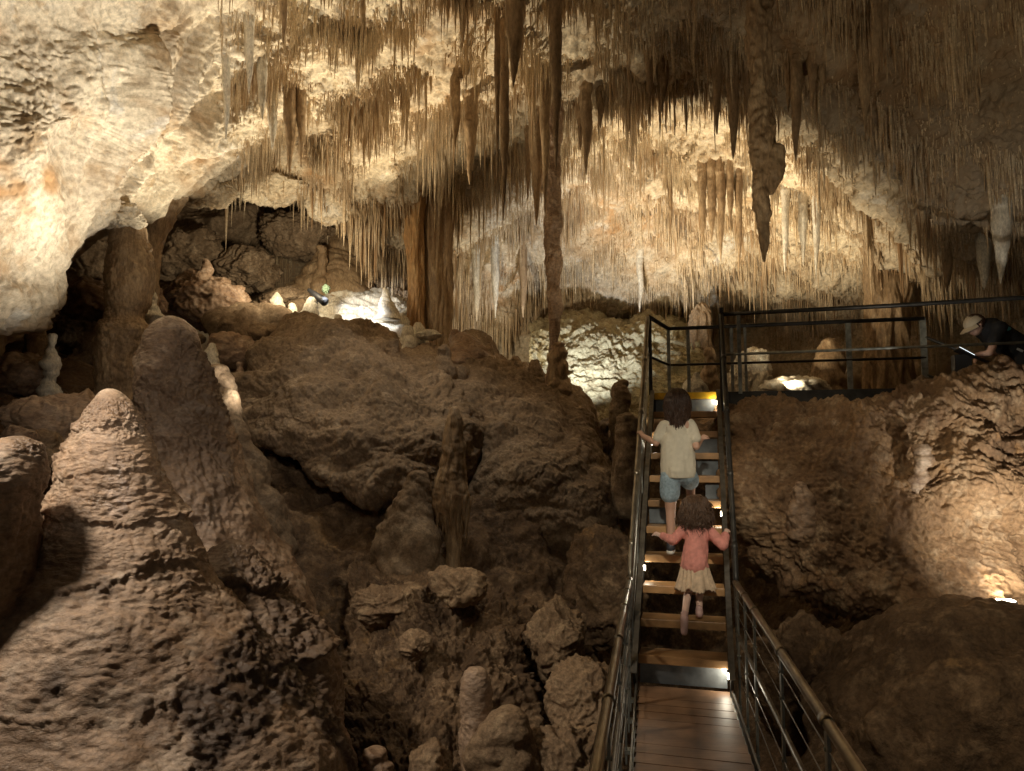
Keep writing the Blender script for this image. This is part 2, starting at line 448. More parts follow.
# ------------------------------------------------------------------ the floor
gx = [-10, -7, -5, -3.8, -2.6, -1.4, -.4, .6, 1.6, 2.8, 4.2, 6.5, 10]
gy = [-5, 0, 3, 5, 6.5, 7.4, 8.3, 9.2, 10.4, 12, 14, 17, 21]
gz = [
 [-1, -1, -1.5, -2, -2.2, -2.4, -2.5, -2.5, -2.5, -2.2, -2, -1, 0],
 [0, -.5, -1.2, -1.6, -2, -2.2, -2.4, -2.4, -2.4, -2.2, -1.8, -1, 0],
 [1, .2, -.6, -1.2, -1.8, -2.1, -2.3, -2.4, -2.4, -2.2, -1.8, -1, 0],
 [2, 1.2, .2, -.6, -1.4, -1.9, -2.1, -2.3, -2.3, -2.1, -1.6, -.6, .4],
 [2.5, 1.8, .9, 0, -.9, -1.4, -1.6, -1.9, -2.1, -2, -1.4, -.4, .8],
 [2.8, 2.2, 1.4, .5, -.3, -.8, -1.0, -1.3, -1.7, -1.7, -1.0, 0, 1],
 [3, 2.5, 1.8, 1.1, .4, -.1, -.1, -.6, -2.2, -2.2, -1.2, .4, 1.5],
 [3.2, 2.7, 2.1, 1.6, 1.1, .9, .95, .3, -2.0, -2.0, -.6, 1.2, 2],
 [3.4, 3, 2.5, 2.1, 1.8, 1.7, 1.6, 1.2, -.6, -.6, .8, 1.8, 2.4],
 [3.6, 3.3, 3.1, 2.7, 2.6, 2.4, 2.2, 2, 1.9, 2, 2.3, 2.4, 2.6],
 [3.8, 3.5, 3.4, 3.3, 3.2, 3, 2.6, 2.4, 2.3, 2.4, 2.6, 2.7, 2.8],
 [4, 3.8, 3.7, 3.6, 3.5, 3.3, 3, 2.6, 2.5, 2.6, 2.8, 2.9, 3],
 [4, 4, 3.9, 3.8, 3.6, 3.4, 3, 2.7, 2.6, 2.7, 2.9, 3, 3],
]
ctrl = np.array([[W(x, y, z) for x, z in zip(gx, zr)] for y, zr in zip(gy, gz)])
fl = patch(ctrl, [10, 14, 26, 50, 60, 60, 60, 60, 50, 40, 30, 20], [10, 20, 34, 50, 60, 60, 60, 60, 50, 36, 24, 12])
fl = displace(fl, lambda p: (.9 - .7 * sstep(.2, 1.0, p[:, 2])) * crag(p, .75, 301) + (.14 + .8 * sstep(.2, 1.0, p[:, 2])) * lumps(p, 1.1, 305))
if gnormals(fl)[100, 100, 2] < 0: fl = fl[:, ::-1]
o = link('cave_floor', fl.reshape(-1, 3), gridfaces(*fl.shape[:2])[:, ::-1], M_ROCK, base=(0, 0, 0))
tag(o, 'broken brown cave floor climbing from the dark pit to the back', 'cave floor', kind='structure')

# ------------------------------------------------------------------ flowstone mounds and rock masses as sheets that wrap round
def mass(name, label, cat, cols, rc, ccn, mat, field, group=None, flip=None, kind=None):
    ctrl = np.array([[P(*q) for q in c] for c in cols]).transpose(1, 0, 2)
    p = patch(ctrl, rc, ccn)
    n = gnormals(p); mid = p[p.shape[0] // 2, p.shape[1] // 2]
    if n[p.shape[0] // 2, p.shape[1] // 2] @ (EYE - mid) < 0: p = p[:, ::-1]
    p = displace(p, field)
    o = link(name, p.reshape(-1, 3), gridfaces(*p.shape[:2])[:, ::-1], mat)
    return tag(o, label, cat, group, kind), p

mass('flowstone_mound', 'broad brown cauliflower flowstone mound overhanging a dark hollow, in the centre left', 'flowstone', [
 [(248,395,12),(240,388,10.3),(238,396,10),(240,410,9.8),(243,420,9.7),(246,432,9.7),(250,432,10.3),(252,445,11)],
 [(275,333,12.2),(262,345,10.8),(256,375,10),(256,400,9.6),(260,422,9.4),(266,440,9.4),(270,436,10.4),(268,475,11.6)],
 [(305,318,12.6),(298,322,11),(293,355,10),(292,395,9.4),(297,432,9.2),(305,468,9.2),(308,462,10.4),(306,500,11.6)],
 [(345,324,12.6),(345,328,11.2),(345,360,10.1),(342,400,9.4),(340,445,9.0),(340,488,9.0),(342,484,9.8),(342,510,10.5)],
 [(395,344,12.6),(398,350,11.2),(400,375,10.2),(400,410,9.4),(395,450,8.9),(390,492,8.9),(390,490,9.5),(390,515,10)],
 [(440,356,12.6),(445,362,11.3),(445,385,10.4),(445,415,9.7),(440,455,9.2),(430,490,9.1),(430,490,9.6),(430,515,10)],
 [(475,384,12.6),(482,385,11.4),(484,400,10.9),(484,420,10.4),(480,440,10.2),(475,470,10),(470,475,10.2),(470,505,10.6)]],
 [30, 50, 60, 60, 60, 26, 20], [40, 60, 70, 75, 70, 50], M_MUD, lambda p: lumps(p, 1.0, 401))
mass('flowstone_mound', 'smoother brown flowstone mound right of the centre, falling away towards the stairs', 'flowstone', [
 [(432,366,13),(436,366,12.2),(440,385,11.6),(445,410,11.0),(450,440,10.6),(455,470,10.3),(458,500,10.1),(460,525,10.4)],
 [(470,340,13.4),(466,345,12.2),(472,370,11.3),(478,400,10.5),(485,440,9.9),(490,475,9.6),(495,510,9.5),(495,535,9.8)],
 [(510,364,13.4),(512,370,12),(515,390,11.2),(520,415,10.4),(525,445,9.8),(530,480,9.4),(530,515,9.3),(530,545,9.6)],
 [(550,378,13.4),(552,383,12),(555,400,11.2),(560,425,10.5),(565,455,9.9),(568,490,9.4),(565,525,9.2),(560,565,9.6)],
 [(580,394,13.4),(582,400,12.2),(586,420,11.4),(592,445,10.7),(600,470,10),(602,505,9.4),(598,540,9.2),(590,585,9.6)],
 [(595,416,13.4),(597,428,12.4),(604,447,11.8),(612,467,11.2),(620,490,10.4),(622,520,10),(617,560,9.9),(607,605,10)]],
 [26, 50, 55, 55, 55, 50, 24], [50, 65, 65, 60, 40], M_MUD, lambda p: .85 * lumps(p, .85, 431))
o, outcrop = mass('rock_outcrop', 'huge scalloped rock bulging under the steel walkway, lit white at its right side', 'rock', [
 [(722,440,9.4),(727,414,8.5),(726,440,8.1),(727,480,7.9),(730,520,7.9),(735,552,8.0),(738,550,8.8),(740,540,9.5)],
 [(755,420,8.9),(752,404,7.9),(750,435,7.4),(752,480,7.1),(760,525,7.0),(772,562,7.2),(772,560,8.2),(772,550,9.2)],
 [(800,416,8.9),(800,398,7.6),(800,435,7.2),(805,485,6.9),(812,540,6.7),(820,592,6.8),(820,590,8),(820,580,9)],
 [(860,420,8.7),(860,404,7.4),(862,440,7.0),(868,490,6.7),(872,555,6.5),(878,612,6.6),(878,612,7.6),(878,600,8.6)],
 [(905,420,8.5),(908,398,7.2),(915,440,6.9),(920,490,6.6),(925,560,6.4),(930,628,6.4),(930,628,7.4),(930,615,8.4)],
 [(955,415,8.3),(960,389,7.1),(968,430,6.8),(972,490,6.5),(975,550,6.4),(980,605,6.5),(980,606,7.2),(980,600,8)],
 [(998,410,8.1),(1003,378,7.0),(1012,430,6.7),(1015,490,6.5),(1015,550,6.5),(1018,588,6.8),(1020,590,7.4),(1020,590,8.2)],
 [(1080,410,7.8),(1080,372,6.8),(1085,430,6.5),(1090,490,6.3),(1090,550,6.2),(1090,600,6.3),(1090,600,7),(1090,590,8)],
 [(1350,420,6.2),(1350,380,5.8),(1350,430,5.6),(1350,490,5.5),(1350,550,5.5),(1350,600,5.5),(1350,620,6),(1350,620,7)]],
 [20, 50, 66, 66, 66, 24, 16], [24, 44, 56, 48, 48, 40, 30, 30], M_OUT,
 lambda p: .42 * crag(p, .8, 501) + .16 * billow(p, 1.1, 2, .4, 505) + .045 * billow(p + .1 * noise(p, 2, 506)[:, None], (5, 5, 4), 3, .62, 507) + .016 * billow(p, 17, 2, .6, 508) + .045 * sstep(3.3, 4.3, p[:, 0]) * ridged(p + .15 * noise(p, 1.5, 511)[:, None], (2.0, 2.0, 8), 3, .6, 509))

def boulder(label, px, py, hw, hh, D, mat=M_OCHRE, name='boulder', field=None, sub=5, dep=None, group=None, rough=1.35, cat='boulder', dz=0, seed=None):
    v, f = ico(sub)
    rx = S(hw, D); rz = S(hh, D); ry = dep or (rx + rz) / 2
    c = P(px, py, D)
    sd = seed if seed is not None else int(px * 7 + py * 13)
    n = v / np.linalg.norm(v, axis=1, keepdims=True)
    # flattened faces make it read as broken stone
    m = np.random.default_rng(sd)
    k = m.normal(size=(9, 3)); k /= np.linalg.norm(k, axis=1, keepdims=True)
    hgt = m.uniform(.60, .95, 9)
    dd = n @ k.T
    rad = np.min(np.where(dd > .05, hgt / np.maximum(dd, .05), 9), axis=1)
    rad = np.minimum(rad, 1.0)
    q = n * rad[:, None] * np.array([rx, ry, rz])
    w = c + q
    s = 1 / max(.25, min(1.2, (rx + rz) / 2))
    disp = (field(w) if field else .55 * crag(w, s * .8, sd) * min(1.0, (rx + rz) / 1.2)) * rough
    w = w + n * disp[:, None]
    o = link(name, w, f, mat)
    return tag(o, label, cat, group)

def mite(label, pts, D, mat=M_TITE, name='stalagmite', field=None, na=40, nl=60, amp=.12, cat=None, group=None, dD=0, squash=1.0, mud=None):
    """stalagmite, stalactite or column through photo points (px, py, half width px)"""
    path = np.array([P(x, y, D + dD * k / max(1, len(pts) - 1)) for k, (x, y, h) in enumerate(pts)])
    rad = np.array([S(h, D + dD * k / max(1, len(pts) - 1)) for k, (x, y, h) in enumerate(pts)])
    p = tube(path, rad, na, nl, squash)
    sd = int(pts[0][0] * 3 + pts[0][1] * 5) % 900
    rr = np.linalg.norm(p - p.mean(1, keepdims=True), axis=2)
    if field is None:
        k = (1 + amp * 1.6 * fbm(p.reshape(-1, 3), (2.2, 2.2, 1.1), 3, .5, sd) + amp * 1.0 * ridged(p.reshape(-1, 3), (7, 7, 1.2), 2, .5, sd + 3)
             + amp * .8 * fbm(p.reshape(-1, 3), (3, 3, 14), 2, .5, sd + 5)).reshape(rr.shape)
        c = p.mean(1, keepdims=True); p[..., :2] = c[..., :2] + (p - c)[..., :2] * k[..., None]
        # lean and wander
        p[..., 0] += (.25 * rr.mean() * noise(np.stack([0*p[:, 0, 2], 0*p[:, 0, 2] + sd, p[:, 0, 2]], 1), 1.7, sd))[:, None]
    else:
        n = gnormals(p, closed=True)
        c = p.mean(1, keepdims=True)
        if ((p - c) * n).sum() < 0: n = -n
        p = p + n * field(p.reshape(-1, 3)).reshape(rr.shape)[..., None] * np.clip(rr / min(.30, .8 * rr.max()), .15, 1)[..., None]
    p[0] = p[0].mean(0); p[-1] = p[-1].mean(0)
    h, w = p.shape[:2]
    f = gridfaces(h, w, True)
    o = link(name, p.reshape(-1, 3), f, mat, attrs={'mud': mud(p.reshape(-1, 3))} if mud else None, base=path[-1] if name != 'stalactite' else path[0])
    return tag(o, label, cat or name, group)
# ------------------------------------------------------------------ steel walkway, staircase, platform
YAW = R(14.6)
DV = np.array([math.sin(YAW), math.cos(YAW), 0]); NV = np.array([math.cos(YAW), -math.sin(YAW), 0]); ZV = np.array([0, 0, 1.])
B0 = np.array([.98, 5.98, 0.])
SW, RISE, GO, NST = .70, .225, .25, 11
def Q(n, d, z): return B0 + NV * n + DV * d + ZV * z

def wood(name, c1, c2, rough):
    m, nt, b = newmat(name); L = nt.links.new
    geo = nt.nodes.new('ShaderNodeNewGeometry'); mp = nt.nodes.new('ShaderNodeMapping')
    mp.inputs['Rotation'].default_value = (0, 0, YAW); mp.inputs['Scale'].default_value = (4, 60, 60)
    L(geo.outputs['Position'], mp.inputs['Vector'])
    n = nt.nodes.new('ShaderNodeTexNoise'); n.inputs['Scale'].default_value = 1; n.inputs['Detail'].default_value = 6; L(mp.outputs[0], n.inputs['Vector'])
    n2 = nt.nodes.new('ShaderNodeTexNoise'); n2.inputs['Scale'].default_value = 4; n2.inputs['Detail'].default_value = 6; L(geo.outputs['Position'], n2.inputs['Vector'])
    mx = nt.nodes.new('ShaderNodeMix'); mx.data_type = 'RGBA'; mx.inputs[6].default_value = (*c1, 1); mx.inputs[7].default_value = (*c2, 1); L(n.outputs[0], mx.inputs[0])
    r = nt.nodes.new('ShaderNodeMapRange'); r.inputs[1].default_value = .3; r.inputs[2].default_value = .7; r.inputs[3].default_value = .45; r.inputs[4].default_value = 1.3; L(n2.outputs[0], r.inputs[0])
    s = nt.nodes.new('ShaderNodeVectorMath'); s.operation = 'SCALE'; L(mx.outputs[2], s.inputs[0]); L(r.outputs[0], s.inputs['Scale']); L(s.outputs[0], b.inputs['Base Color'])
    b.inputs['Roughness'].default_value = rough
    bp = nt.nodes.new('ShaderNodeBump'); bp.inputs['Strength'].default_value = .3; bp.inputs['Distance'].default_value = .003; L(n.outputs[0], bp.inputs['Height']); L(bp.outputs[0], b.inputs['Normal'])
    return m
M_WOOD = wood('brown_decking', (.20, .11, .06), (.36, .21, .115), .45)
M_TREAD = wood('tread_timber', (.40, .215, .09), (.58, .34, .15), .42)
M_STEEL = plain('brushed_steel', (.32, .31, .28), .38, .9, noise_amt=.3, scale=14)
M_GALV = plain('galvanised_post', (.30, .31, .28), .5, .55, noise_amt=.35, scale=18)
M_DARK = plain('dark_steel', (.045, .042, .038), .45, .5, noise_amt=.4, scale=12)
M_RAIL = plain('dull_handrail', (.30, .26, .20), .36, .85, noise_amt=.3, scale=10)
M_GREYP = plain('smoky_panel', (.15, .165, .175), .25, 0, noise_amt=.4, scale=7, spec=.6)
M_YEL = plain('yellow_nosing', (.86, .52, .03), .45, 0, noise_amt=.15, scale=20)
M_LED = plain('step_light', (.9, .85, .7), .4, 0, emit=(1, .88, .66), estr=14)
M_BLACK = plain('black_plastic', (.018, .018, .02), .5)

YW = R(10.6); DW = np.array([math.sin(YW), math.cos(YW), 0]); NW = np.array([math.cos(YW), -math.sin(YW), 0])
YP = R(15.5); DP = np.array([math.sin(YP), math.cos(YP), 0]); NP = np.array([math.cos(YP), -math.sin(YP), 0])
def QW(n, d, z): return B0 + NV * .35 + NW * (n - .35) + DW * d + ZV * z
# walkway -----------------------------------------------------------
wk = empty('walkway', QW(.35, -2.5, -.2))
tag(wk, 'narrow walkway of brown cross boards between steel posts and wire, in the foreground', 'walkway')
mb = MB(); bw = .142
for k in range(50):
    d0 = -.02 - (k + .5) * (bw + .006)
    mb.box(QW(.35, d0, -.016 + .002 * math.sin(k * 7.3)), NP, DP, ZV, .338, bw / 2, .016)
mb.build('deck', M_WOOD, wk)
for s in (0, 1):
    n0 = -.008 if s == 0 else .708
    m = MB(); m.box(QW(n0, -3.75, -.06), NW, DW, ZV, .006, 3.75, .085); m.box(QW(n0 + (.022 if s == 0 else -.022), -3.75, -.048), NW, DW, ZV, .022, 3.75, .006)
    m.build('edge_angle', M_STEEL, wk)
    nr = -.05 if s == 0 else .765
    pd = [-.06, -.52, -1.0, -2.0, -3.0, -4.0, -5.2] if s else [-.06, -.5, -1.05, -1.9, -2.9, -4.0, -5.2]
    for d in pd:
        m = MB(); m.box(QW(nr, d, .30), NW, DW, ZV, .006, .025, .475)
        m.box(QW(nr + (.02 if s == 0 else -.02), d, -.10), NW, DW, ZV, .03, .03, .012)
        for zz in (.12, .27, .42, .57, .70):
            m.rod([QW(nr - .013, d, zz), QW(nr + .013, d, zz)], .009, 8)
        m.build('post', M_GALV, wk)
    m = MB(); m.rod([QW(nr, .06, .80), QW(nr, -1.5, .80), QW(nr, -3.2, .80), QW(nr, -6.5, .80)], .023, 16)
    for d in pd: m.rod([QW(nr, d - .03, .80), QW(nr, d + .03, .80)], .027, 14)
    m.build('handrail', M_RAIL, wk, smooth=True)
    m = MB(); m.rod([QW(nr, 0, .42), QW(nr, -6.5, .42)], .014, 10); m.build('mid_rail', M_STEEL, wk, smooth=True)
    for zz in (.12, .27, .57, .70):
        m = MB(); m.rod([QW(nr, 0, zz), QW(nr, -6.5, zz)], .0035, 6); m.build('wire', M_STEEL, wk, smooth=True)
m = MB()
for n0 in (.08, .62): m.box(QW(n0, -3.3, -.19), NW, DW, ZV, .03, 3.2, .07)
m.build('beam', M_DARK, wk)

# staircase ---------------------------------------------------------
st = empty('staircase', Q(.35, 0, 0))
tag(st, 'steep open staircase with lit timber treads climbing to the platform', 'staircase')
tl = (DV * GO + ZV * RISE); slope = tl / np.linalg.norm(tl); perp = np.cross(NV, slope); perp = perp if perp[2] > 0 else -perp
for i in range(1, NST):
    m = MB(); m.box(Q(.35, (i - 1) * GO + .115, i * RISE - .0325), NV, DV, ZV, .338, .125, .0325)
    t = m.build('tread', M_TREAD, st)
    bv = t.modifiers.new('bevel', 'BEVEL'); bv.width = .006; bv.segments = 2
m = MB(); m.box(Q(.35, (NST - 1) * GO + .03, NST * RISE - .033), NV, DV, ZV, .338, .035, .036); m.build('yellow_nosing', M_YEL, st)
for i, n0, n1 in ((1, .02, .68), (6, .02, .26), (7, .55, .68), (8, .42, .68), (9, .40, .68), (11, .02, .68)):
    m = MB(); m.box(Q((n0 + n1) / 2, (i - 1) * GO + .055, i * RISE - .15), NV, DV, ZV, (n1 - n0) / 2, .004, .075)
    m.build('riser_panel', M_GREYP, st)
for s in (0, 1):
    n0 = -.012 if s == 0 else .712
    m = MB(); L = np.linalg.norm(tl) * 10.6
    m.box(Q(n0, 1.26, RISE * 5.7 - .06), NV, slope, perp, .011, L / 2, .12); m.build('stringer', M_DARK, st)
    m = MB(); m.box(Q(n0, 1.26, RISE * 5.7 - .06) + perp * .123, NV, slope, perp, .022, L / 2, .004); m.build('stringer_flange', M_STEEL, st)
    nr = -.05 if s == 0 else .765
    top = Q(nr, 2.5, 3.355); bot = Q(nr, -.02, .80)
    m = MB(); m.rod([Q(nr, .06, .80), Q(nr, .10, .85)] + [bot + (top - bot) * f for f in (.06, .3, .6, .97)] + [top + (0 if s == 0 else 0)], .023, 14)
    for f in (.1, .32, .55, .78): m.rod([bot + (top - bot) * f - slope * .03, bot + (top - bot) * f + slope * .03], .027, 12)
    m.build('handrail', M_RAIL if s == 0 else M_DARK, st, smooth=True)
    m = MB(); m.rod([bot - ZV * .40 + (top - bot) * .03, top - ZV * .42], .014, 10); m.build('mid_rail', M_STEEL, st, smooth=True)
    for f in (.10, .32, .55, .78):
        b = bot + (top - bot) * f
        m = MB(); m.box(b - ZV * .40, NV, DV, ZV, .006, .022, .40); m.build('baluster', M_GALV, st)
    for dz in (.2, .3, .55, .68):
        m = MB(); m.rod([bot - ZV * dz + (top - bot) * .03, top - ZV * dz], .0035, 6); m.build('wire', M_STEEL, st, smooth=True)
LEDS = [(1, 1), (4, 0), (6, 1), (9, 0), (11, 1)]
for i, s in LEDS:
    n0 = .012 if s == 0 else .688
    m = MB(); m.box(Q(n0, (i - 1) * GO + .01, i * RISE - .12), NV, DV, ZV, .006, .010, .022); m.build('step_light', M_LED, st)

# platform ----------------------------------------------------------
pf = empty('viewing_platform', Q(2.0, 2.9, 2.2))
tag(pf, 'dark steel viewing platform and railings above the huge rock', 'platform')
ZP = NST * RISE; DT = 2.5
m = MB(); m.box(Q(2.15, DT + .47, ZP - .02), NV, DV, ZV, 2.15, .40, .02); m.build('deck', M_WOOD, pf)
m = MB(); m.box(Q(2.62, DT + .055, ZP - .09), NV, DV, ZV, 1.9, .012, .095); m.box(Q(2.15, DT + .885, ZP - .09), NV, DV, ZV, 2.15, .012, .095)
for n0 in (.03, 1.2, 2.4, 3.6, 4.25): m.box(Q(n0, DT + .47, ZP - .13), NV, DV, ZV, .03, .39, .08)
m.build('edge_beam', M_DARK, pf)
def rail(name, pts, r=.024, mat=M_DARK):
    mm = MB(); mm.rod(pts, r, 12); return mm.build(name, mat, pf, smooth=True)
H1 = .88
rail('top_rail', [Q(.765, DT + .03, ZP + H1), Q(2.5, DT + .03, ZP + H1 + .01), Q(5.2, DT + .03, ZP + H1 + .06)])
rail('mid_rail', [Q(.765, DT + .03, ZP + .42), Q(5.2, DT + .03, ZP + .46)], .015, M_GALV)
rail('top_rail', [Q(-.03, DT, ZP + H1), Q(.14, DT + .86, ZP + H1), Q(.3, DT + .88, ZP + H1), Q(3.05, DT + .88, ZP + H1)])
rail('mid_rail', [Q(-.03, DT, ZP + .42), Q(.14, DT + .87, ZP + .42), Q(.3, DT + .88, ZP + .42), Q(3.05, DT + .88, ZP + .42)], .015)
rail('top_rail', [Q(3.05, DT + .88, ZP + .66), Q(3.9, DT + .92, ZP + .25)], .018)
rail('mid_rail', [Q(3.05, DT + .88, ZP + .22), Q(3.9, DT + .92, ZP - .18)], .015)
for n0, d0, hw in ((-.03, .02, .02), (.14, .87, .02), (.38, .88, .02), (.765, .03, .03), (.90, .88, .018), (1.06, .88, .016), (2.23, .88, .03), (3.03, .88, .034), (.95, .03, .02), (3.9, .92, .02)):
    mm = MB(); zb = -.45 if n0 == 3.9 else -.02
    mm.box(Q(n0, DT + d0, ZP + (H1 + zb) / 2 - (.3 if n0 == 3.9 else 0)), NV, DV, ZV, hw, .012, (H1 - zb) / 2 - (.25 if n0 == 3.9 else 0)); mm.build('post', M_GALV if n0 not in (.765, -.03) else M_DARK, pf)
m = MB(); m.box(Q(4.8, DT + 1.0, 2.0), NV, DV, ZV, 1.2, .55, .02); m.build('lower_deck', M_WOOD, pf)
m = MB(); m.box(Q(.765, DT + .0, ZP + .2), NV, DV, ZV, .02, .02, .75); m.build('newel_post', M_DARK, pf)

# lit console and the black spotlight -------------------------------
cb = P(963, 392, 8.35); cn = empty('lit_console', cb - ZV * .45)
tag(cn, 'slim black console with a glowing slanted top, in front of the person in the cap', 'console')
m = MB(); m.box(cb + ZV * .0, NV, DV, ZV, .085, .07, .42); m.build('pedestal', M_BLACK, cn)
ta = P(956, 349, 8.3); tb = P(972, 357.5, 8.3); ax = (tb - ta); hl = np.linalg.norm(ax) / 2; ax = ax / np.linalg.norm(ax)
up = np.cross(ax, DV); up = up if up[2] > 0 else -up
m = MB(); m.box((ta + tb) / 2, ax, DV, up, hl, .09, .012); m.build('screen_housing', M_BLACK, cn)
m = MB(); m.box((ta + tb) / 2 + up * .016, ax, DV, up, hl * .94, .083, .004)
m.build('screen', plain('screen_glow', (.8, .85, .85), .3, emit=(.85, .95, 1), estr=1.6), cn)

sa = P(309, 290, 12.1); sb = P(325, 302, 11.9); sp = empty('spotlight', sb - ZV * .15)
tag(sp, 'small black tilted spotlight beside the white flowstone', 'spotlight')
m = MB(); m.rod([sa, sa + (sb - sa) * .35, sb], [.035, .05, .075], 14); m.build('lamp_head', M_BLACK, sp, smooth=True)
m = MB(); m.rod([(sa + sb) / 2, (sa + sb) / 2 - ZV * .3], .02, 8); m.build('stake', M_BLACK, sp)
g = P(326, 289, 12.6)
v, f = ico(4); o = link('pale_fern', g + v * np.array([.05, .04, .06]) * (1 + .9 * ridged(v, 5, 3, .6, 77))[:, None], f, plain('green_lit_moss', (.30, .42, .28), .8))
o.name = 'moss_clump'; tag(o, 'small pale green clump lit beside the black spotlight', 'moss')
lb = P(1006, 606, 6.15); ln_ = empty('flood_lamp', lb - ZV * .06)
tag(ln_, 'glaring small floodlight on the ledge under the white lit part of the huge rock', 'lamp')
m = MB(); m.box(lb, NV, DV, ZV, .07, .05, .04); m.build('lamp_housing', M_BLACK, ln_)
m = MB(); m.box(lb + ZV * .046, NV, DV, ZV, .058, .042, .003); m.build('lamp_glass', plain('flood_glass', (1, .95, .85), .3, emit=(1, .92, .74), estr=40), ln_)

# ------------------------------------------------------------------ people
M_SKIN = plain('skin', (.60, .36, .26), .5, noise_amt=.06, scale=9)
M_SKIN2 = plain('fair_skin', (.74, .50, .40), .5, noise_amt=.06, scale=9)
M_TEE = plain('cream_cotton', (.66, .60, .48), .85, noise_amt=.06, scale=30, bump=.2)
M_DENIM = plain('light_denim', (.33, .43, .50), .85, noise_amt=.25, scale=40, bump=.3)
M_PINK = plain('pink_knit', (.74, .30, .25), .9, noise_amt=.12, scale=30, bump=.3)
M_TAN = plain('tan_tulle', (.70, .52, .36), .9, noise_amt=.2, scale=30, bump=.3)
M_HAIRD = plain('dark_brown_hair', (.065, .032, .018), .38, noise_amt=.5, scale=50)
M_HAIRM = plain('messy_brown_hair', (.11, .06, .034), .45, noise_amt=.5, scale=50)
M_SHOE = plain('dark_trainers', (.05, .05, .06), .6); M_SHOEP = plain('pale_pink_trainers', (.62, .40, .36), .6)
M_SOLE = plain('white_sole', (.75, .73, .68), .6)
M_BTEE = plain('black_cotton', (.014, .014, .016), .85); M_CAP = plain('beige_cap', (.56, .48, .36), .85, noise_amt=.1)
M_TEAL = plain('teal_print', (.05, .22, .24), .7); M_EYE = plain('dark_eye', (.02, .015, .012), .2); M_LIP = plain('lips', (.48, .2, .17), .5)

def capsule(bm, a, b, ra, rb, n=14, sq=None):
    a = np.asarray(a, float); b = np.asarray(b, float)
    t = b - a; L = np.linalg.norm(t); t = t / (L + 1e-9)
    h = np.array([1., 0, 0]) if abs(t[0]) < .9 else np.array([0, 1., 0])
    x = np.cross(t, h); x /= np.linalg.norm(x); y = np.cross(t, x)
    prof = [(-ra * math.cos(w), ra * math.sin(w)) for w in np.linspace(.25, math.pi / 2, 4)] + [(L + rb * math.sin(w), rb * math.cos(w)) for w in np.linspace(0, math.pi / 2 - .25, 4)]
    rings = []
    for s, r in prof:
        rings.append([bm.verts.new(a + t * s + (x * math.cos(q) + y * math.sin(q)) * r) for q in np.linspace(0, 2 * math.pi, n, endpoint=False)])
    for r0, r1 in zip(rings, rings[1:]):
        for q in range(n): bm.faces.new((r0[q], r0[(q+1) % n], r1[(q+1) % n], r1[q]))
    bm.faces.new(rings[0][::-1]); bm.faces.new(rings[-1])

def ball(bm, c, r):
    v, f = ico(3); vs = [bm.verts.new(np.asarray(c) + q * np.asarray(r)) for q in v]
    for t in f: bm.faces.new([vs[i] for i in t])

def soft(shapes, voxel, smooth, wrinkle=None, cut=None):
    """shapes fused into one continuous surface"""
    bm = bmesh.new()
    for s in shapes:
        if len(s) == 4: capsule(bm, *s)
        else: ball(bm, *s)
    bmesh.ops.recalc_face_normals(bm, faces=bm.faces)
    me = bpy.data.meshes.new('tmp'); bm.to_mesh(me); bm.free()
    o = bpy.data.objects.new('tmp', me); COL.objects.link(o)
    md = o.modifiers.new('r', 'REMESH'); md.mode = 'VOXEL'; md.voxel_size = voxel
    ms = o.modifiers.new('s', 'SMOOTH'); ms.factor = .5; ms.iterations = smooth
    dg = bpy.context.evaluated_depsgraph_get(); ev = o.evaluated_get(dg); m2 = bpy.data.meshes.new_from_object(ev)
    n = len(m2.vertices); v = np.zeros(n * 3); m2.vertices.foreach_get('co', v); v = v.reshape(-1, 3)
    nn = np.zeros(n * 3); m2.vertex_normals.foreach_get('vector', nn); nn = nn.reshape(-1, 3)
    f = [list(p.vertices) for p in m2.polygons]
    bpy.data.objects.remove(o); bpy.data.meshes.remove(m2); bpy.data.meshes.remove(me)
    if wrinkle: v = v + nn * wrinkle(v)[:, None]
    return v, f

def hand(wrist, dirv, palm, s=1.0, curl=.6):
    """palm, four curled fingers and a thumb as capsules"""
    d = np.asarray(dirv, float); d /= np.linalg.norm(d); p = np.asarray(palm, float); p = p - d * (p @ d); p /= np.linalg.norm(p); side = np.cross(d, p)
    w = np.asarray(wrist, float); out = []
    out.append((w, w + d * .055 * s, .022 * s, .026 * s))
    for k, (o, L) in enumerate(((-.024, .052), (-.008, .06), (.009, .056), (.025, .044))):
        a = w + d * .062 * s + side * o * s; b = a + (d * math.cos(curl) + p * math.sin(curl)) * L * .5 * s
        c = b + (d * math.cos(curl * 2.2) + p * math.sin(curl * 2.2)) * L * .5 * s
        out += [(a, b, .0085 * s, .008 * s), (b, c, .008 * s, .007 * s)]
    a = w + d * .02 * s - side * .022 * s; b = a + (d * .7 - side * .8 + p * .5) * .032 * s; c = b + (d * .8 + p * .6) * .028 * s
    out += [(a, b, .011 * s, .0095 * s), (b, c, .009 * s, .0075 * s)]
    return out

class Frame:
    def __init__(s, o, right, fwd): s.o = np.asarray(o, float); s.r = right; s.f = fwd
    def __call__(s, v):
        v = np.asarray(v, float)
        return s.o + v[..., 0:1] * s.r + v[..., 1:2] * s.f + v[..., 2:3] * ZV

def head(c, r, tilt=0.):
    """skull, jaw, nose, ears; face looks along +f"""
    c = np.asarray(c, float)
    return [(c, (r * .86, r * 1.0, r * 1.08)), (c + np.array([0, r * .32, -r * .5]), (r * .62, r * .62, r * .68)),
            (c + np.array([0, r * .98, -r * .12]), c + np.array([0, r * 1.12, -r * .32]), r * .10, r * .14),
            (c + np.array([r * .86, -.02 * r, -r * .12]), (r * .10, r * .18, r * .26)), (c + np.array([-r * .86, -.02 * r, -r * .12]), (r * .10, r * .18, r * .26))]

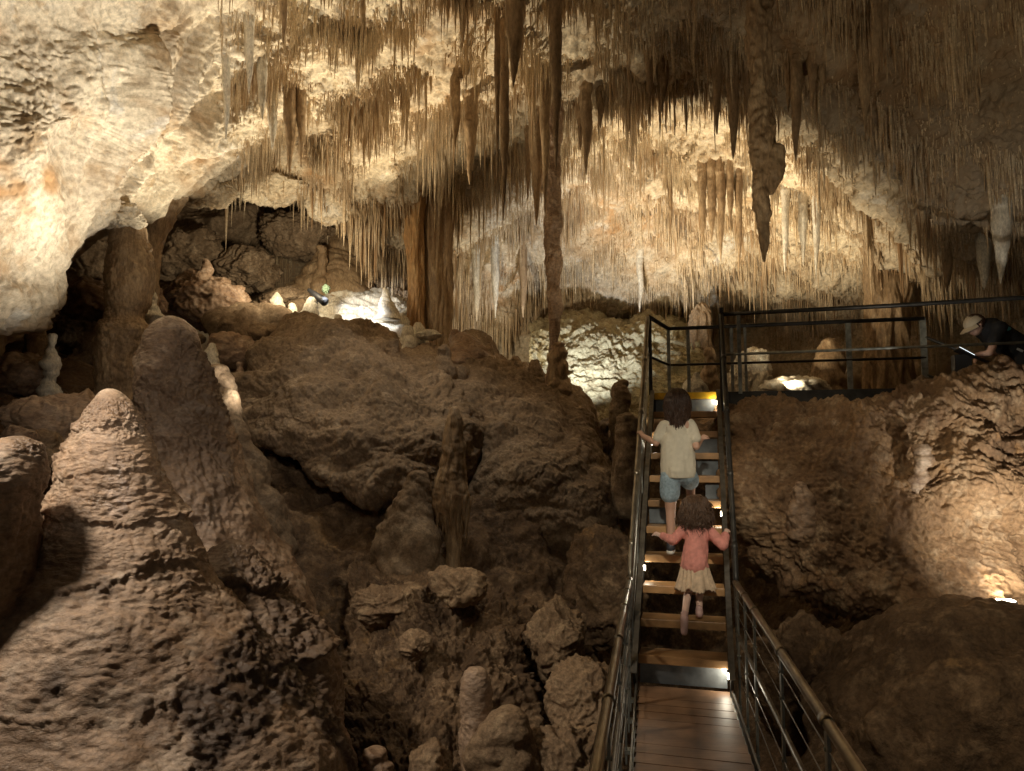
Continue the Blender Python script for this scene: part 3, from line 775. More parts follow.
def face_parts(fr, c, r, par, xf=None):
    c = np.asarray(c, float); T = xf or (lambda q: q)
    v, f = ico(2)
    for sx in (-1, 1):
        link('eye', fr(T(c + np.array([sx * r * .34, r * .86, 0]) + v * r * .13)), f, M_EYE, parent=par)
    link('mouth', fr(T(c + np.array([0, r * .90, -r * .62]) + v * np.array([r * .26, r * .1, r * .07]))), f, M_LIP, parent=par)

def hair_strands(c, r, length, n, spread, wob, rad, rng, back=-.1, front=.55, dirty=0.):
    """strands combed over the skull then hanging"""
    mb = MB(); c = np.asarray(c, float)
    v, f = ico(3)
    keep = v * np.array([r * .95, r * 1.07, r * 1.12])
    keep[:, 1] -= r * .06; keep[:, 2] += r * .05
    low = keep[:, 2] < -.1 * r; fr_ = (keep[:, 1] > front * r)
    keep[fr_ & (keep[:, 2] < .55 * r)] *= .86
    keep += .03 * r * noise(keep / r * np.array([9, 9, 2]), 1, 5)[:, None] * v
    mb.add(c + keep, f)
    for k in range(n):
        az = rng.uniform(0, 2 * math.pi)
        dirx = np.array([math.cos(az), math.sin(az)])
        if dirx[1] > .35 and rng.uniform() < .93: continue
        L = length * rng.uniform(.45, 1.12)
        pts = []
        for t in np.linspace(0, 1, 8):
            s = t * (L + r * 1.5)
            if s < r * 1.5:
                a = s / (r * 1.5) * math.pi / 2
                q = np.array([dirx[0] * r * .97 * math.sin(a), dirx[1] * r * 1.08 * math.sin(a) - .05 * r, r * 1.16 * math.cos(a)])
            else:
                h = s - r * 1.5
                q = np.array([dirx[0] * (r * .97 + spread * h - .25 * h * h / max(length, .01)), dirx[1] * (r * 1.05 + spread * h) - .05 * r, -h])
            q = q + rng.normal(size=3) * wob * t
            pts.append(c + q)
        mb.rod(pts, [rad * .7, rad, rad, rad, rad, rad * .9, rad * .7, rad * .2], 5)
    return np.concatenate(mb.v), mb.f

# upper girl -------------------------------------------------------
rng = np.random.default_rng(5)
fr = Frame(Q(.315, 3 * GO + .13, 4 * RISE), NV, DV)
pg = empty('person', fr.o)
tag(pg, 'girl with shoulder length dark hair, cream tee and denim shorts, climbing the upper stairs', 'person')
skin = [((-.075, .0, .09), (-.075, .03, .40), .034, .047), ((-.075, .03, .40), (-.07, .0, .70), .05, .075),
        ((.10, .26, .32), (.10, .27, .62), .034, .047), ((.10, .27, .62), (.075, .02, .72), .052, .078),
        ((-.075, -.03, .045), (-.08, .10, .03), .032, .026), ((.10, .23, .27), (.105, .36, .255), .032, .026),
        ((0, .0, .73), (.12, .085, .09)), ((0, .01, .76), (0, .05, 1.10), .095, .10), ((-.07, .05, 1.14), (.07, .05, 1.14), .07, .07),
        ((0, .06, 1.16), (0, .08, 1.28), .045, .042),
        ((-.12, .05, 1.15), (-.195, .03, .99), .040, .033), ((-.195, .03, .99), (-.325, .20, 1.06), .033, .023),
        ((.12, .05, 1.15), (.165, -.04, .955), .040, .033), ((.165, -.04, .955), (.205, .20, 1.02), .033, .023)]
skin += head((0, .10, 1.345), .105)
skin += hand((-.325, .20, 1.06), (-.4, .6, .55), (-.2, .2, -1), .95, .7) + hand((.205, .20, 1.02), (.5, .6, .55), (.2, .2, -1), .95, .7)
v, f = soft(skin, .0075, 3); link('body', fr(v), f, M_SKIN, parent=pg)
face_parts(fr, (0, .10, 1.345), .105, pg)
wr = lambda p: .010 * ridged(p, (7, 7, 3.2), 3, .5, 33) - .002
tee = [((0, .0, .72), (.145, .115, .06)), ((0, .0, .72), (0, .05, 1.09), .132, .112), ((-.07, .05, 1.145), (.07, .05, 1.145), .068, .068), ((.06, 0, .72), (.05, .03, 1.0), .10, .10), ((-.06, 0, .72), (-.05, .03, 1.0), .10, .10),
       ((-.115, .05, 1.15), (-.172, .035, 1.04), .057, .056), ((.115, .05, 1.15), (.152, -.01, 1.025), .057, .058)]
v, f = soft(tee, .009, 5, wr); v[:, 2] = np.where(v[:, 2] < .675, .675 + .08 * (v[:, 2] - .675), v[:, 2]); link('t_shirt', fr(v), f, M_TEE, parent=pg)
sh = [((-.07, .0, .68), (-.078, .015, .53), .096, .088), ((.07, .02, .70), (.095, .19, .645), .096, .088), ((0, 0, .70), (.135, .105, .08))]
v, f = soft(sh, .009, 4, lambda p: .006 * ridged(p, (8, 8, 5), 3, .5, 37)); link('shorts', fr(v), f, M_DENIM, parent=pg)
v, f = hair_strands((0, .085, 1.36), .120, .29, 900, -.02, .011, .0045, rng); link('hair', fr(v), f, M_HAIRD, parent=pg)
for c, z in (((-.078, .035), .0), ((.10, .29), RISE)):
    m = [((c[0], c[1] - .065, z + .055), (c[0], c[1] + .07, z + .04), .040, .034), ((c[0], c[1] - .06, z + .08), (c[0], c[1] - .06, z + .10), .038, .036)]
    v, f = soft(m, .008, 3); s = link('shoe', fr(v), f, M_SHOE, parent=pg)
    m = [((c[0], c[1] - .075, z + .018), (c[0], c[1] + .085, z + .018), .040, .034)]
    v, f = soft(m, .008, 2); v[:, 2] = z + np.clip(v[:, 2] - z, .001, .026); q = link('sole', fr(v), f, M_SOLE, parent=pg); q.parent = s

# small girl -------------------------------------------------------
fr = Frame(Q(.45, 1 * GO + .12, 2 * RISE), NV, DV)
pg = empty('person', fr.o)
tag(pg, 'small girl with messy hair, pink top and tan skirt climbing behind the older girl', 'person')
skin = [((.03, .02, .06), (.035, .05, .22), .026, .034), ((.035, .05, .22), (.045, .0, .40), .036, .055),
        ((-.085, -.17, .045), (-.06, .03, .19), .026, .034), ((-.06, .03, .19), (-.045, .0, .40), .036, .055),
        ((.03, .0, .035), (.03, .09, .028), .026, .022), ((-.085, -.19, .03), (-.088, -.215, -.06), .026, .022),
        ((0, 0, .42), (.085, .07, .07)), ((0, .0, .45), (.02, .06, .66), .075, .075), ((-.05, .07, .69), (.08, .07, .69), .05, .05), ((.02, .08, .7), (.02, .11, .80), .035, .034),
        ((-.09, .07, .695), (-.17, .05, .62), .034, .028), ((-.17, .05, .62), (-.28, .08, .655), .027, .020),
        ((.12, .07, .695), (.23, .0, .60), .034, .028), ((.23, .0, .60), (.255, .12, .68), .027, .02)]
skin += head((.02, .14, .855), .10)
skin += hand((-.28, .08, .655), (-.9, .2, .25), (0, .3, -1), .72, .6) + hand((.255, .12, .68), (.2, .8, .5), (.3, .1, -1), .72, .7)
v, f = soft(skin, .0065, 3); link('body', fr(v), f, M_SKIN2, parent=pg)
face_parts(fr, (.02, .14, .855), .10, pg)
top = [((0, 0, .42), (.115, .095, .05)), ((0, 0, .43), (.02, .06, .66), .11, .095), ((-.06, .07, .69), (.09, .07, .69), .058, .058),
       ((-.09, .07, .695), (-.17, .05, .62), .050, .044), ((-.17, .05, .62), (-.255, .074, .648), .042, .036),
       ((.12, .07, .695), (.23, .0, .60), .050, .046), ((.23, .0, .60), (.251, .09, .66), .043, .036)]
v, f = soft(top, .0075, 4, lambda p: .009 * ridged(p, (10, 10, 5), 3, .5, 43)); link('long_sleeved_top', fr(v), f, M_PINK, parent=pg)
nA = 160; rows = []
for k, t in enumerate(np.linspace(0, 1, 22)):
    a = np.linspace(0, 2 * np.pi, nA, endpoint=False)
    rr = (.105 + .050 * t) * (1 + (.02 + .07 * t) * np.sin(a * 15 + 2 * np.sin(a * 3)) + .05 * t * np.sin(a * 4 + 1))
    frg = np.where(np.sin(a * 40 + 3 * np.sin(a * 5)) > 0, 1.0, .95 + .03 * np.sin(a * 7)) if t > .8 else 1.0
    rows.append(np.stack([rr * np.cos(a), rr * .85 * np.sin(a) + .012 * t, .44 - .215 * t * frg + .012 * t * np.sin(a * 6)], 1))
for k in range(3):
    rows.append(rows[21 - k * 7] * np.array([.93, .93, 1]))
v = np.array(rows); link('skirt', fr(v.reshape(-1, 3)), gridfaces(v.shape[0], nA, True), M_TAN, parent=pg)
v, f = hair_strands((.02, .125, .865), .112, .15, 800, .28, .026, .004, rng); link('hair', fr(v), f, M_HAIRM, parent=pg)
for m, sm in (([((.03, -.03, .04), (.03, .085, .03), .033, .028), ((.03, -.02, .06), (.03, -.02, .08), .032, .03)], M_SHOEP),
              ([((-.085, -.185, .03), (-.088, -.212, -.07), .034, .028), ((-.085, -.165, .05), (-.085, -.155, .06), .031, .03)], M_SHOEP)):
    v, f = soft(m, .007, 3); link('shoe', fr(v), f, sm, parent=pg)

# guide ------------------------------------------------------------
gD = 8.55
def G(px, py, dd=0.): return P(px, py, gD + dd)
class Ident:
    def __call__(s, v): return np.asarray(v, float)
fi = Ident()
floor_z = 2.02
pb = G(1016, 400); pb[2] = floor_z
pg = empty('person', pb)
tag(pg, 'person in black clothes and beige cap bending over the lit console', 'person')
hip = G(1021, 352); sh = G(991, 330); hd = G(974.5, 324); kn = hip + np.array([-.10, 0, -.48]); an = hip * np.array([1, 1, 0]) + np.array([.02, 0, floor_z + .09])
SY = np.array([0, .15, 0]); HY = np.array([0, .09, 0])
hand1 = G(976.5, 354.5, -.06); el1 = G(990, 353, -.2); hand2 = G(980, 356, .12); el2 = G(996, 352, .22)
skin = [(hip, (.15, .17, .14)), (hip, (hip + sh) / 2, .14, .145), ((hip + sh) / 2, sh, .145, .125), (sh - SY, sh + SY, .07, .07), (sh, hd + np.array([.06, 0, -.03]), .06, .055)]
for s in (-1, 1):
    skin += [(hip + HY * s, kn + HY * s, .09, .06), (kn + HY * s, an + HY * s, .058, .042), (an + HY * s - ZV * .04, an + HY * s + np.array([-.16, 0, -.055]), .04, .03)]
skin += [(sh - SY, el1, .05, .04), (el1, hand1, .038, .026), (sh + SY, el2, .05, .04), (el2, hand2, .038, .026)]
ddir = np.array([-.80, 0, -.60]); upd = np.array([-.60, 0, .80])   # where the face looks, and the crown
hr = .108
def HX(v):
    v = np.asarray(v, float); return hd + v[..., 0:1] * np.array([0, 1., 0]) + v[..., 1:2] * ddir + v[..., 2:3] * upd
skin += [(HX(np.array([0, 0, 0])), (hr * .95, hr * .9, hr * .98)), (HX(np.array([0, hr * .35, -hr * .5])), (hr * .66, hr * .62, hr * .66)),
         (HX(np.array([0, hr * .9, -hr * .1])), HX(np.array([0, hr * 1.12, -hr * .3])), hr * .1, hr * .14),
         (HX(np.array([-hr * .9, 0, -hr * .12])), (hr * .2, hr * .1, hr * .25)), (HX(np.array([hr * .9, 0, -hr * .12])), (hr * .2, hr * .1, hr * .25))]
skin += hand(hand1, (-.7, .1, -.4), (-.3, 0, -1), 1.0, .5) + hand(hand2, (-.7, -.1, -.4), (-.3, 0, -1), 1.0, .5)
v, f = soft(skin, .009, 3); link('body', v, f, M_SKIN, parent=pg)
face_parts(fi, np.zeros(3), hr, pg, HX)
tee = [(hip + ZV * .02, (hip + sh) / 2, .165, .165), ((hip + sh) / 2, sh, .165, .145), (sh - SY, sh + SY, .085, .085), (hip, (.17, .185, .15)),
       (sh - SY, sh - SY + (el1 - sh + SY) * .55, .075, .066), (sh + SY, sh + SY + (el2 - sh - SY) * .55, .075, .066)]
v, f = soft(tee, .011, 4, lambda p: .010 * ridged(p, (5, 5, 5), 3, .5, 53)); link('t_shirt', v, f, M_BTEE, parent=pg)
tr = [(hip, (.165, .18, .15))]
for s in (-1, 1): tr += [(hip + HY * s, kn + HY * s, .108, .08), (kn + HY * s, an + HY * s, .078, .062)]
v, f = soft(tr, .011, 4); link('trousers', v, f, M_BTEE, parent=pg)
v, f = ico(4)
q = v * np.array([hr * 1.04, hr * 1.06, hr * 1.02]); q[:, 2] = np.where(q[:, 2] < .12 * hr, .12 * hr + .06 * (q[:, 2] - .12 * hr), q[:, 2]) + hr * .05
cp = link('cap', HX(q), f, M_CAP, parent=pg)
mb = MB(); rows = []
for t in np.linspace(0, 1, 6):
    a = np.linspace(-1.15, 1.15, 17); rr = hr * (1.0 + .75 * t * np.cos(a * .9))
    rows.append(np.stack([rr * np.sin(a), rr * np.cos(a), hr * (.16 - .20 * t - .12 * np.sin(a) ** 2 * t) + 0 * a], 1))
top_ = np.array(rows).reshape(-1, 3); gf = gridfaces(6, 17)
mb.add(HX(top_), gf); mb.add(HX(top_ - np.array([0, 0, .006])), gf[:, ::-1])
br = mb.build('brim', M_CAP, pg, smooth=True); br.parent = cp
v, f = hair_strands((0, 0, 0), hr * .97, .05, 120, 0, .004, .008, rng); link('hair', HX(v * np.array([1, 1, .92])), f, M_HAIRD, parent=pg)
c = G(996, 331.5); v, f = ico(2); w = c + v * np.array([.04, .012, .026]) + np.array([.0, -.205, 0]); link('shirt_print', w, f, M_TEAL, parent=pg)
for s in (-1, 1):
    m = [(an + HY * s - ZV * .05 + np.array([.05, 0, 0]), an + HY * s + np.array([-.17, 0, -.05]), .045, .036)]
    v, f = soft(m, .01, 3); link('shoe', v, f, M_SHOE, parent=pg)
c = G(1020, 350, -.19); m = MB(); m.box(c, np.array([.9, 0, -.43]), np.array([0, 1., 0]), np.array([.43, 0, .9]), .035, .006, .012); m.build('belt_tag', plain('white_tag', (.8, .8, .8), .5), pg)
# ------------------------------------------------------------------ big stalagmites in the foreground
F_FRONT = lambda p: drape(p, 1.0, 601, 1.0, ((1.93, .02, .12), (1.60, .035, .14), (1.43, .04, .16), (.98, .035, .2), (.35, .03, .3)))
mite('largest tan stalagmite in the foreground, wet ripples spreading into a wide skirt at its foot',
     [(110,388,3),(110,391,10),(111,402,19),(111,425,28),(112,455,39),(113,490,50),(114,520,61),(112,550,80),(106,590,110),(110,640,142),(124,700,172),(138,771,196),(140,900,210)], 5.2,
     M_FLOW, field=F_FRONT, na=520, nl=560, mud=lambda p: .85 * crust(p, 1.0, 601) * sstep(1.5, .6, p[:, 2]) + .35 * crust(p, 1, 601))
mite('tall tapering tan stalagmite behind the largest one, with a rounded dark top',
     [(172,316,4),(172,320,14),(171,332,24),(170,355,30),(171,385,38),(175,420,46),(184,460,54),(196,510,64),(206,560,78),(212,610,95),(215,700,110)], 6.9,
     M_FLOW, field=lambda p: drape(p, 1.0, 641, 1.0, ((2.55, .02, .2), (1.9, .03, .2), (1.25, .05, .2), (.75, .05, .2))), na=320, nl=360, mud=lambda p: .55 * crust(p, 1.0, 641))
mite('low flowstone bank cut off by the left edge of the photo',
     [(18,436,4),(14,446,26),(2,475,44),(-20,530,56),(-45,600,62),(-66,680,66),(-80,771,74),(-80,900,80)], 4.5, M_FLOW, name='flowstone_bank', cat='flowstone', field=lambda p: drape(p, 1.1, 661, 1.0, ((1.2, .03, .2), (.7, .04, .2))), mud=lambda p: .7 * crust(p, 1.1, 661), na=220, nl=240)
mite('wide dark skirt of flowstone spreading right of the largest stalagmite to a crusty edge',
     [(232,540,4),(232,556,24),(236,600,54),(240,650,80),(242,700,96),(240,771,106),(238,900,114)], 5.9, M_FLOW, name='flowstone_bank', cat='flowstone', field=lambda p: drape(p, 1.0, 671, 1.1, ((.75, .05, .2), (.3, .06, .2))) + .10 * crag(p, 1.6, 672) * sstep(-1.75, -1.35, p[:, 0]), na=320, nl=320, mud=lambda p: .25 + .45 * crust(p, 1.0, 671))
mite('thick grey brown round topped column standing under the roof lip at the left',
     [(127,216,2),(127,218,9),(127,226,16),(129,240,18),(130,260,20),(127,300,21),(124,318,21),(124,330,26),(122,360,24),(122,395,27),(122,440,34),(122,500,40)], 9.6,
     M_TITE, name='column', field=lambda p: drape(p, 1.4, 691, .8, ((3.6, .03, .1), (3.2, .05, .15), (2.6, .05, .2))), na=140, nl=280)
mite('smaller twin of the thick grey column, half merged into its right side',
     [(166,176,36),(161,200,22),(153,240,11),(148,290,9),(146,330,8),(145,380,12)], 10.8, M_TITE, name='column', na=60, nl=120)
mite('brown rounded stalagmite between the tall tan one and the central mound',
     [(220,364,3),(220,368,9),(219,382,14),(218,405,17),(222,440,24),(228,480,32),(234,530,40),(238,600,45)], 8.6, M_MUD, field=lambda p: .6 * lumps(p, 1.5, 701), na=110, nl=150)
mite('short stalagmite with a paler knob leaning on the brown rounded one',
     [(229,388,3),(229,392,7),(228,400,11),(230,425,15),(236,460,22),(246,500,30),(250,560,38)], 8.3, M_MUD, field=lambda p: .6 * lumps(p, 1.5, 711), na=90, nl=120)
slim = mite('slim stalagmite with dripping lower edge in front of the central mounds',
     [(455,406,2),(455,409,5),(455,420,8),(454,440,10.5),(453,462,13),(452,485,16),(451,505,17),(452,522,12),(453,545,7),(453,575,8),(453,620,12)], 8.7, M_TITE, field=lambda p: .14 * lumps(p, 2.6, 721) + .02 * ridged(p, (9, 9, 2), 2, .5, 722), na=90, nl=200)
mb = MB(); rg = np.random.default_rng(3)
for k in range(34):
    a = rg.uniform(0, 2 * math.pi); r0 = S(rg.uniform(9, 17), 8.7); q = P(452, rg.uniform(498, 516), 8.7) + np.array([math.cos(a) * r0, math.sin(a) * r0, 0]); L = rg.uniform(.1, .36); w = rg.uniform(.014, .032)
    mb.rod([q + np.array([0, 0, .08]), q, q - np.array([.005, 0, L * .6]), q - np.array([0, 0, L])], [w, w * 1.1, w * .7, w * .15], 8)
mb.build('drip_fringe', M_TITE, slim, smooth=True)
mite('rounded brown stalagmite stump left of the slim dripping one',
     [(418,470,3),(418,474,10),(416,490,16),(412,520,24),(408,570,34),(406,630,40)], 8.7, M_MUD, field=lambda p: .5 * lumps(p, 1.8, 731), na=80, nl=90)
mite('upright rounded post of pale brown stone at the bottom of the pit',
     [(476,667,3),(476,671,9),(477,685,14),(478,710,16),(482,740,20),(486,800,26)], 5.9, M_FLOW, field=lambda p: .5 * drape(p, 2, 741), na=90, nl=110)
mite('lumpy stone leaning against the upright post in the pit',
     [(508,708,3),(507,714,14),(505,735,24),(502,771,32),(500,840,38)], 5.8, M_OCHRE, field=lambda p: .5 * lumps(p, 1.8, 745), na=70, nl=70)
for lab, pts, D, mat in [
 ('small rounded stump on top of the central mound, farther left', [(394,338,2),(394,341,6),(393,352,8),(392,372,10),(392,390,11)], 11.0, M_MUD),
 ('slim brown stump on the ridge between the two mounds', [(444,344,2),(443,350,6),(443,364,8),(444,385,11),(444,400,12)], 10.9, M_MUD),
 ('low brown nub at the foot of the orange curtain column', [(425,344,2),(425,347,6),(425,358,8),(425,375,9)], 12.0, M_MUD),
 ('pale dome shaped stalagmite crowning the second mound', [(462,332,2),(462,336,7),(464,344,14),(468,356,24),(470,375,30)], 12.2, M_FLOW),
 ('white thin stalagmite standing in the dark hollow at the far left', [(52,335,1.5),(52,337,3),(51,350,4),(51,370,4.5),(50,384,6),(50,400,8)], 9.0, M_PALE),
 ('broad dim stalagmite behind the thin white one', [(38,328,3),(38,334,8),(37,350,11),(36,380,14),(36,410,16)], 10.4, M_TITE),
 ('little dirty stalagmite on the rubble left of the tall tan one', [(152,290,2),(152,293,4),(152,305,5),(152,325,7),(152,345,8)], 10.5, M_PALE),
 ('squat cream capped stalagmite high in the alcove', [(322,247,2.5),(322,249,4),(322,262,4.5),(321,280,6),(321,300,9)], 14.2, M_TITE),
 ('pale pointed stalagmite beside the black spotlight', [(312,297,2),(311,302,6),(309,314,9),(307,330,13),(307,350,16)], 11.8, M_PALE),
 ('small cream cone on the rubble left of the black spotlight', [(277,292,1),(277,294,3),(277,300,6),(277,312,10),(277,325,12)], 12.4, M_PALE),
 ('tiny cream cone at the far right of the rubble heap', [(292,303,1),(292,305,3),(293,312,6),(293,325,9)], 12.2, M_PALE),
 ('bright white pointed stalagmite on the floodlit flowstone', [(385,288,1),(385,290,2.5),(386,298,5),(388,308,9),(390,320,12)], 13.0, M_PALE),
 ('dark slender stalagmite in front of the lit back wall, right of the mounds', [(622,380,3),(621,384,7),(621,400,8),(620,420,8),(619,450,11),(619,480,14)], 11.6, M_MUD),
 ('rounded brown stump beside the left stair rail', [(627,412,2),(627,416,9),(628,430,13),(628,460,14),(626,520,18)], 9.8, M_MUD),
 ('tiny dark stalagmite peeking over the second mound', [(604,424,2),(604,427,4),(604,440,6),(604,460,9)], 11.7, M_MUD),
 ('stubby stalagmite left of the ribbed pillar, on the second mound', [(516,356,2),(516,359,5),(516,370,7),(517,385,10)], 12.3, M_MUD),
 ('brown stump at the foot of the ribbed pillar', [(558,342,3),(558,346,8),(558,365,9),(557,385,11),(557,405,13)], 11.9, M_TITE),
 ('pale thumb shaped stalagmite on the dark face of the huge rock', [(801,481,3),(801,484,6),(800,495,9),(799,515,10),(799,530,9),(799,540,4)], 6.75, M_FLOW),
 ('club headed stalagmite stuck to the middle of the huge rock', [(921,446,3),(921,450,6),(921,462,7),(919,480,5),(918,500,6),(918,515,5)], 6.55, M_FLOW),
 ('low brown cone on the crest of the huge rock at the right', [(1003,366,3),(1003,370,9),(1003,380,20),(1003,392,34)], 7.15, M_MUD),
 ('tall dim stalagmite behind the walkway rail', [(829,338,3),(829,342,8),(829,360,13),(828,385,16),(828,420,20)], 12.5, M_TITE),
 ('small lit stalagmite behind the top of the stairs', [(697,372,1),(697,374,2.5),(697,380,3),(697,383,5),(697,392,6),(697,405,7)], 10.5, M_PALE),
 ('little pale stalagmite left of the lit one behind the stairs', [(689,385,1.5),(689,387,3),(689,395,3.5),(689,405,5)], 10.5, M_PALE),
 ('pale tapering stalagmite far behind the stairs', [(710,348,1.5),(710,351,4),(710,365,6),(709,385,8),(709,405,9)], 12.0, M_TITE),
 ('rounded stone at the bottom edge of the photo, left of the post', [(376,752,3),(376,756,9),(376,775,14),(376,820,17)], 5.6, M_FLOW),
 ('bare stump low on the slope between the mounds and the stairs', [(578,560,3),(578,566,10),(577,585,14),(577,620,18)], 8.9, M_ROCK),
]:
    mite(lab, pts, D, mat, field=lambda p: .42 * lumps(p, 2.4, 751), na=56, nl=70)

# ------------------------------------------------------------------ columns and hero stalactites
def lump2(a=.35, s=2.6, sd=801): return lambda p: a * lumps(p, s, sd)
mite('ribbed pillar hanging from the roof to the second mound, knobbly and lit from one side',
     [(557,-40,9),(557,20,7.5),(556,80,8),(554,120,8),(552,140,9.5),(552,160,8),(551,180,10),(552,200,8),(553,222,8.5),(552,242,7),(554,262,8),(553,285,6.5),(555,305,7),(555,325,5),(554,345,4.5),(553,372,6),(552,395,10)], 11.9, M_FLOW, name='column', field=lambda p: .065 * crag(p, 2.4, 811) + .03 * ridged(p, (7, 7, 2.5), 3, .6, 813) + .03 * noise(p, (3, 3, 5), 815), na=110, nl=560)
mite('twin trunk of brown dripstone hanging from the roof to a lobed tip at the right',
     [(757,-60,16),(758,-10,12),(759,60,11),(761,120,12),(762,160,11),(761,195,9),(763,220,6),(764,245,4),(764,262,1)], 7.5, M_TITE, name='stalactite', field=lambda p: .05 * ridged(p, (5, 5, 2), 3, .6, 821) + .03 * fbm(p, 9, 2, .5, 823), na=80, nl=260)
mite('dark flat lobe hanging on the side of the twin dripstone trunk',
     [(774,144,4),(775,148,9),(775,160,10),(773,180,8),(771,195,2)], 7.45, M_TITE, name='stalactite', field=lambda p: .03 * fbm(p, 5, 3, .6, 825), na=50, nl=70)
mite('orange brown fluted column at the left of the pair above the floodlit flowstone', 
     [(414,165,13),(414,200,11),(415,240,9),(415,290,8),(415,330,9),(415,355,11)], 13.6, M_AMBER, name='column', field=lambda p: .07 * ridged(p, (4.5, 4.5, .5), 3, .6, 831), na=120, nl=120)
mite('wide fluted brown column at the right of the pair above the floodlit flowstone',
     [(438,150,20),(438,190,16),(437,240,14),(437,300,14),(436,345,15),(436,375,17)], 13.9, M_TITE, name='column', field=lambda p: .09 * ridged(p, (4.5, 4.5, .5), 3, .6, 835), na=150, nl=120)
mite('thin pillar joining the alcove roof to a cone of flowstone',
     [(334,165,9),(335,185,5),(336,212,4),(337,230,5),(338,241,9),(337,256,20),(336,275,34),(334,300,48),(334,350,60)], 15.0, M_TITE, name='column', field=lump2(.3, 2.2, 841), na=220, nl=190)
mite('tan lit group of fused dripstone behind the walkway rail',
     [(886,225,26),(886,250,22),(888,280,20),(888,320,20),(889,360,22),(890,410,26)], 13.2, M_TITE, name='column', field=lambda p: .10 * ridged(p, (4, 4, .6), 3, .6, 845), na=140, nl=120)
mite('dim fluted stalagmite behind the top of the stairs', [(702,303,2),(702,309,7),(701,325,11),(701,365,12),(704,420,14)], 16.0, M_MUD, field=lambda p: .10 * ridged(p, (4.5, 4.5, .6), 3, .6, 847), na=120, nl=120)

TITES = [  # px, top, tip, half width, D, label
 (556,-50,172,7.5,8.7,'grey brown stalactite reaching down from the top edge in front of the ribbed pillar'),
 (514,-40,88,11,8.7,'wide brown stalactite at the top of the photo left of the ribbed pillar'),
 (504,20,222,5.5,10.6,'very long dark stalactite left of the ribbed pillar'),
 (497,10,190,3,10.4,'long thin stalactite hugging the very long dark one'),
 (536,110,226,7,11.2,'dark bunched stalactite touching the left side of the ribbed pillar'),
 (528,130,200,4,11.3,'shorter dark stalactite at the outer left of the bunch by the ribbed pillar'),
 (545,70,215,5,11.4,'dark stalactite squeezed between the bunch and the ribbed pillar'),
 (283,-10,46,4,8.6,'dark spike at the top edge above the bright wall'),
 (363,-10,48,3,8.8,'thin dark spike at the top edge left of the centre'),
 (717,52,135,5,8.9,'dark hanging blade, the shorter left one of the pair near the twin trunk'),
 (733,60,160,6.5,8.9,'dark hanging blade with a long tip, nearer the twin trunk'),
 (747,72,118,4,8.8,'stub of dark dripstone just left of the twin trunk'),
 (796,58,162,6,8.9,'long dark carrot shaped stalactite right of the twin trunk'),
 (788,60,112,4,8.8,'short dark spike beside the long carrot shaped one'),
 (812,66,108,4,8.6,'short dim spike at the brink of the dark roof'),
 (822,66,96,3.5,8.5,'shorter dim spike next along the brink of the dark roof'),
 (702,168,252,4,13.2,'grey stalactite at the left end of the fringe under the ledge'),
 (712,168,243,5,13.2,'thick grey stalactite second along the fringe under the ledge'),
 (721,170,262,4.5,13.1,'longest grey stalactite in the fringe under the ledge'),
 (730,170,228,4,13.1,'short grey stalactite in the middle of the fringe under the ledge'),
 (739,172,276,3.5,13.0,'thin brown stalactite hanging lowest from the fringe under the ledge'),
 (785,190,272,4,13.0,'pale stalactite hanging right of the twin trunk tip'),
 (803,195,266,4.5,13.0,'pale thick stalactite farther right of the twin trunk tip'),
 (816,200,275,4,12.8,'long pale stalactite at the right end of the pale trio'),
 (670,178,238,3,13.5,'slender stalactite alone above the orange patch of rock'),
 (586,85,175,6,12.2,'brown stalactite right of the ribbed pillar'),
 (580,100,150,4,12.0,'smaller brown stalactite between the ribbed pillar and its neighbour'),
 (600,90,128,4,11.6,'short brown stalactite second to the right of the ribbed pillar'),
 (650,60,100,5,9.4,'dim stalactite at the left of the dark roof brink'),
 (662,62,112,6,9.6,'broad dim stalactite at the dark roof brink'),
 (640,255,312,3.5,16.0,'cream stalactite hanging over the pale back wall'),
 (668,318,386,5,11.6,'bright white icicle shaped stalactite behind the stair head'),
 (1001,205,284,9,10.4,'pale swollen stalactite near the right edge'),
 (984,240,290,7,10.6,'dim lumpy stalactite left of the pale swollen one'),
 (947,245,292,5,11.3,'dim stalactite third from the right edge'),
 (865,60,130,6,8.0,'dim brown stalactite in the dark roof at the right'),
 (876,0,84,5,7.0,'long dim stalactite falling from the top edge at the right'),
 (884,0,60,4,7.0,'thinner dim stalactite beside the long one at the top right'),
 (262,60,120,5,10.4,'pale drapery spike on the bright wall left of the straws'),
 (272,85,150,6,11.0,'ribbed pale drapery spike hanging lower on the bright wall'),
 (290,90,178,6,11.6,'brown drapery spike reaching the lip of the alcove'),
 (301,95,168,5,11.7,'brown drapery spike just right of the one reaching the lip'),
 (249,20,95,5,9.8,'pale flute hanging on the bright wall at its right border'),
 (226,60,140,4,9.8,'thin pale flute in the middle of the bright wall'),
 (477,250,322,5,15.0,'cream stalactite hanging between the fluted columns and the ribbed pillar'),
 (495,240,318,4,15.0,'thin cream stalactite close to the ribbed pillar'),
 (523,250,318,4.5,14.8,'brown stalactite low down at the left of the ribbed pillar'),
 (470,95,185,7,12.2,'shadowed stalactite cluster piece above the fluted columns'),
 (455,80,150,5,11.6,'shadowed short stalactite above the fluted columns'),
]
_rpx, _rpy = project(roof)
def roof_depth(x, y, D):
    m = ((_rpx - x) ** 2 + (_rpy - y) ** 2 < 9) & (rn[..., 2] < .4)
    if not m.any(): return D
    return float(roof[..., 1][m].min())
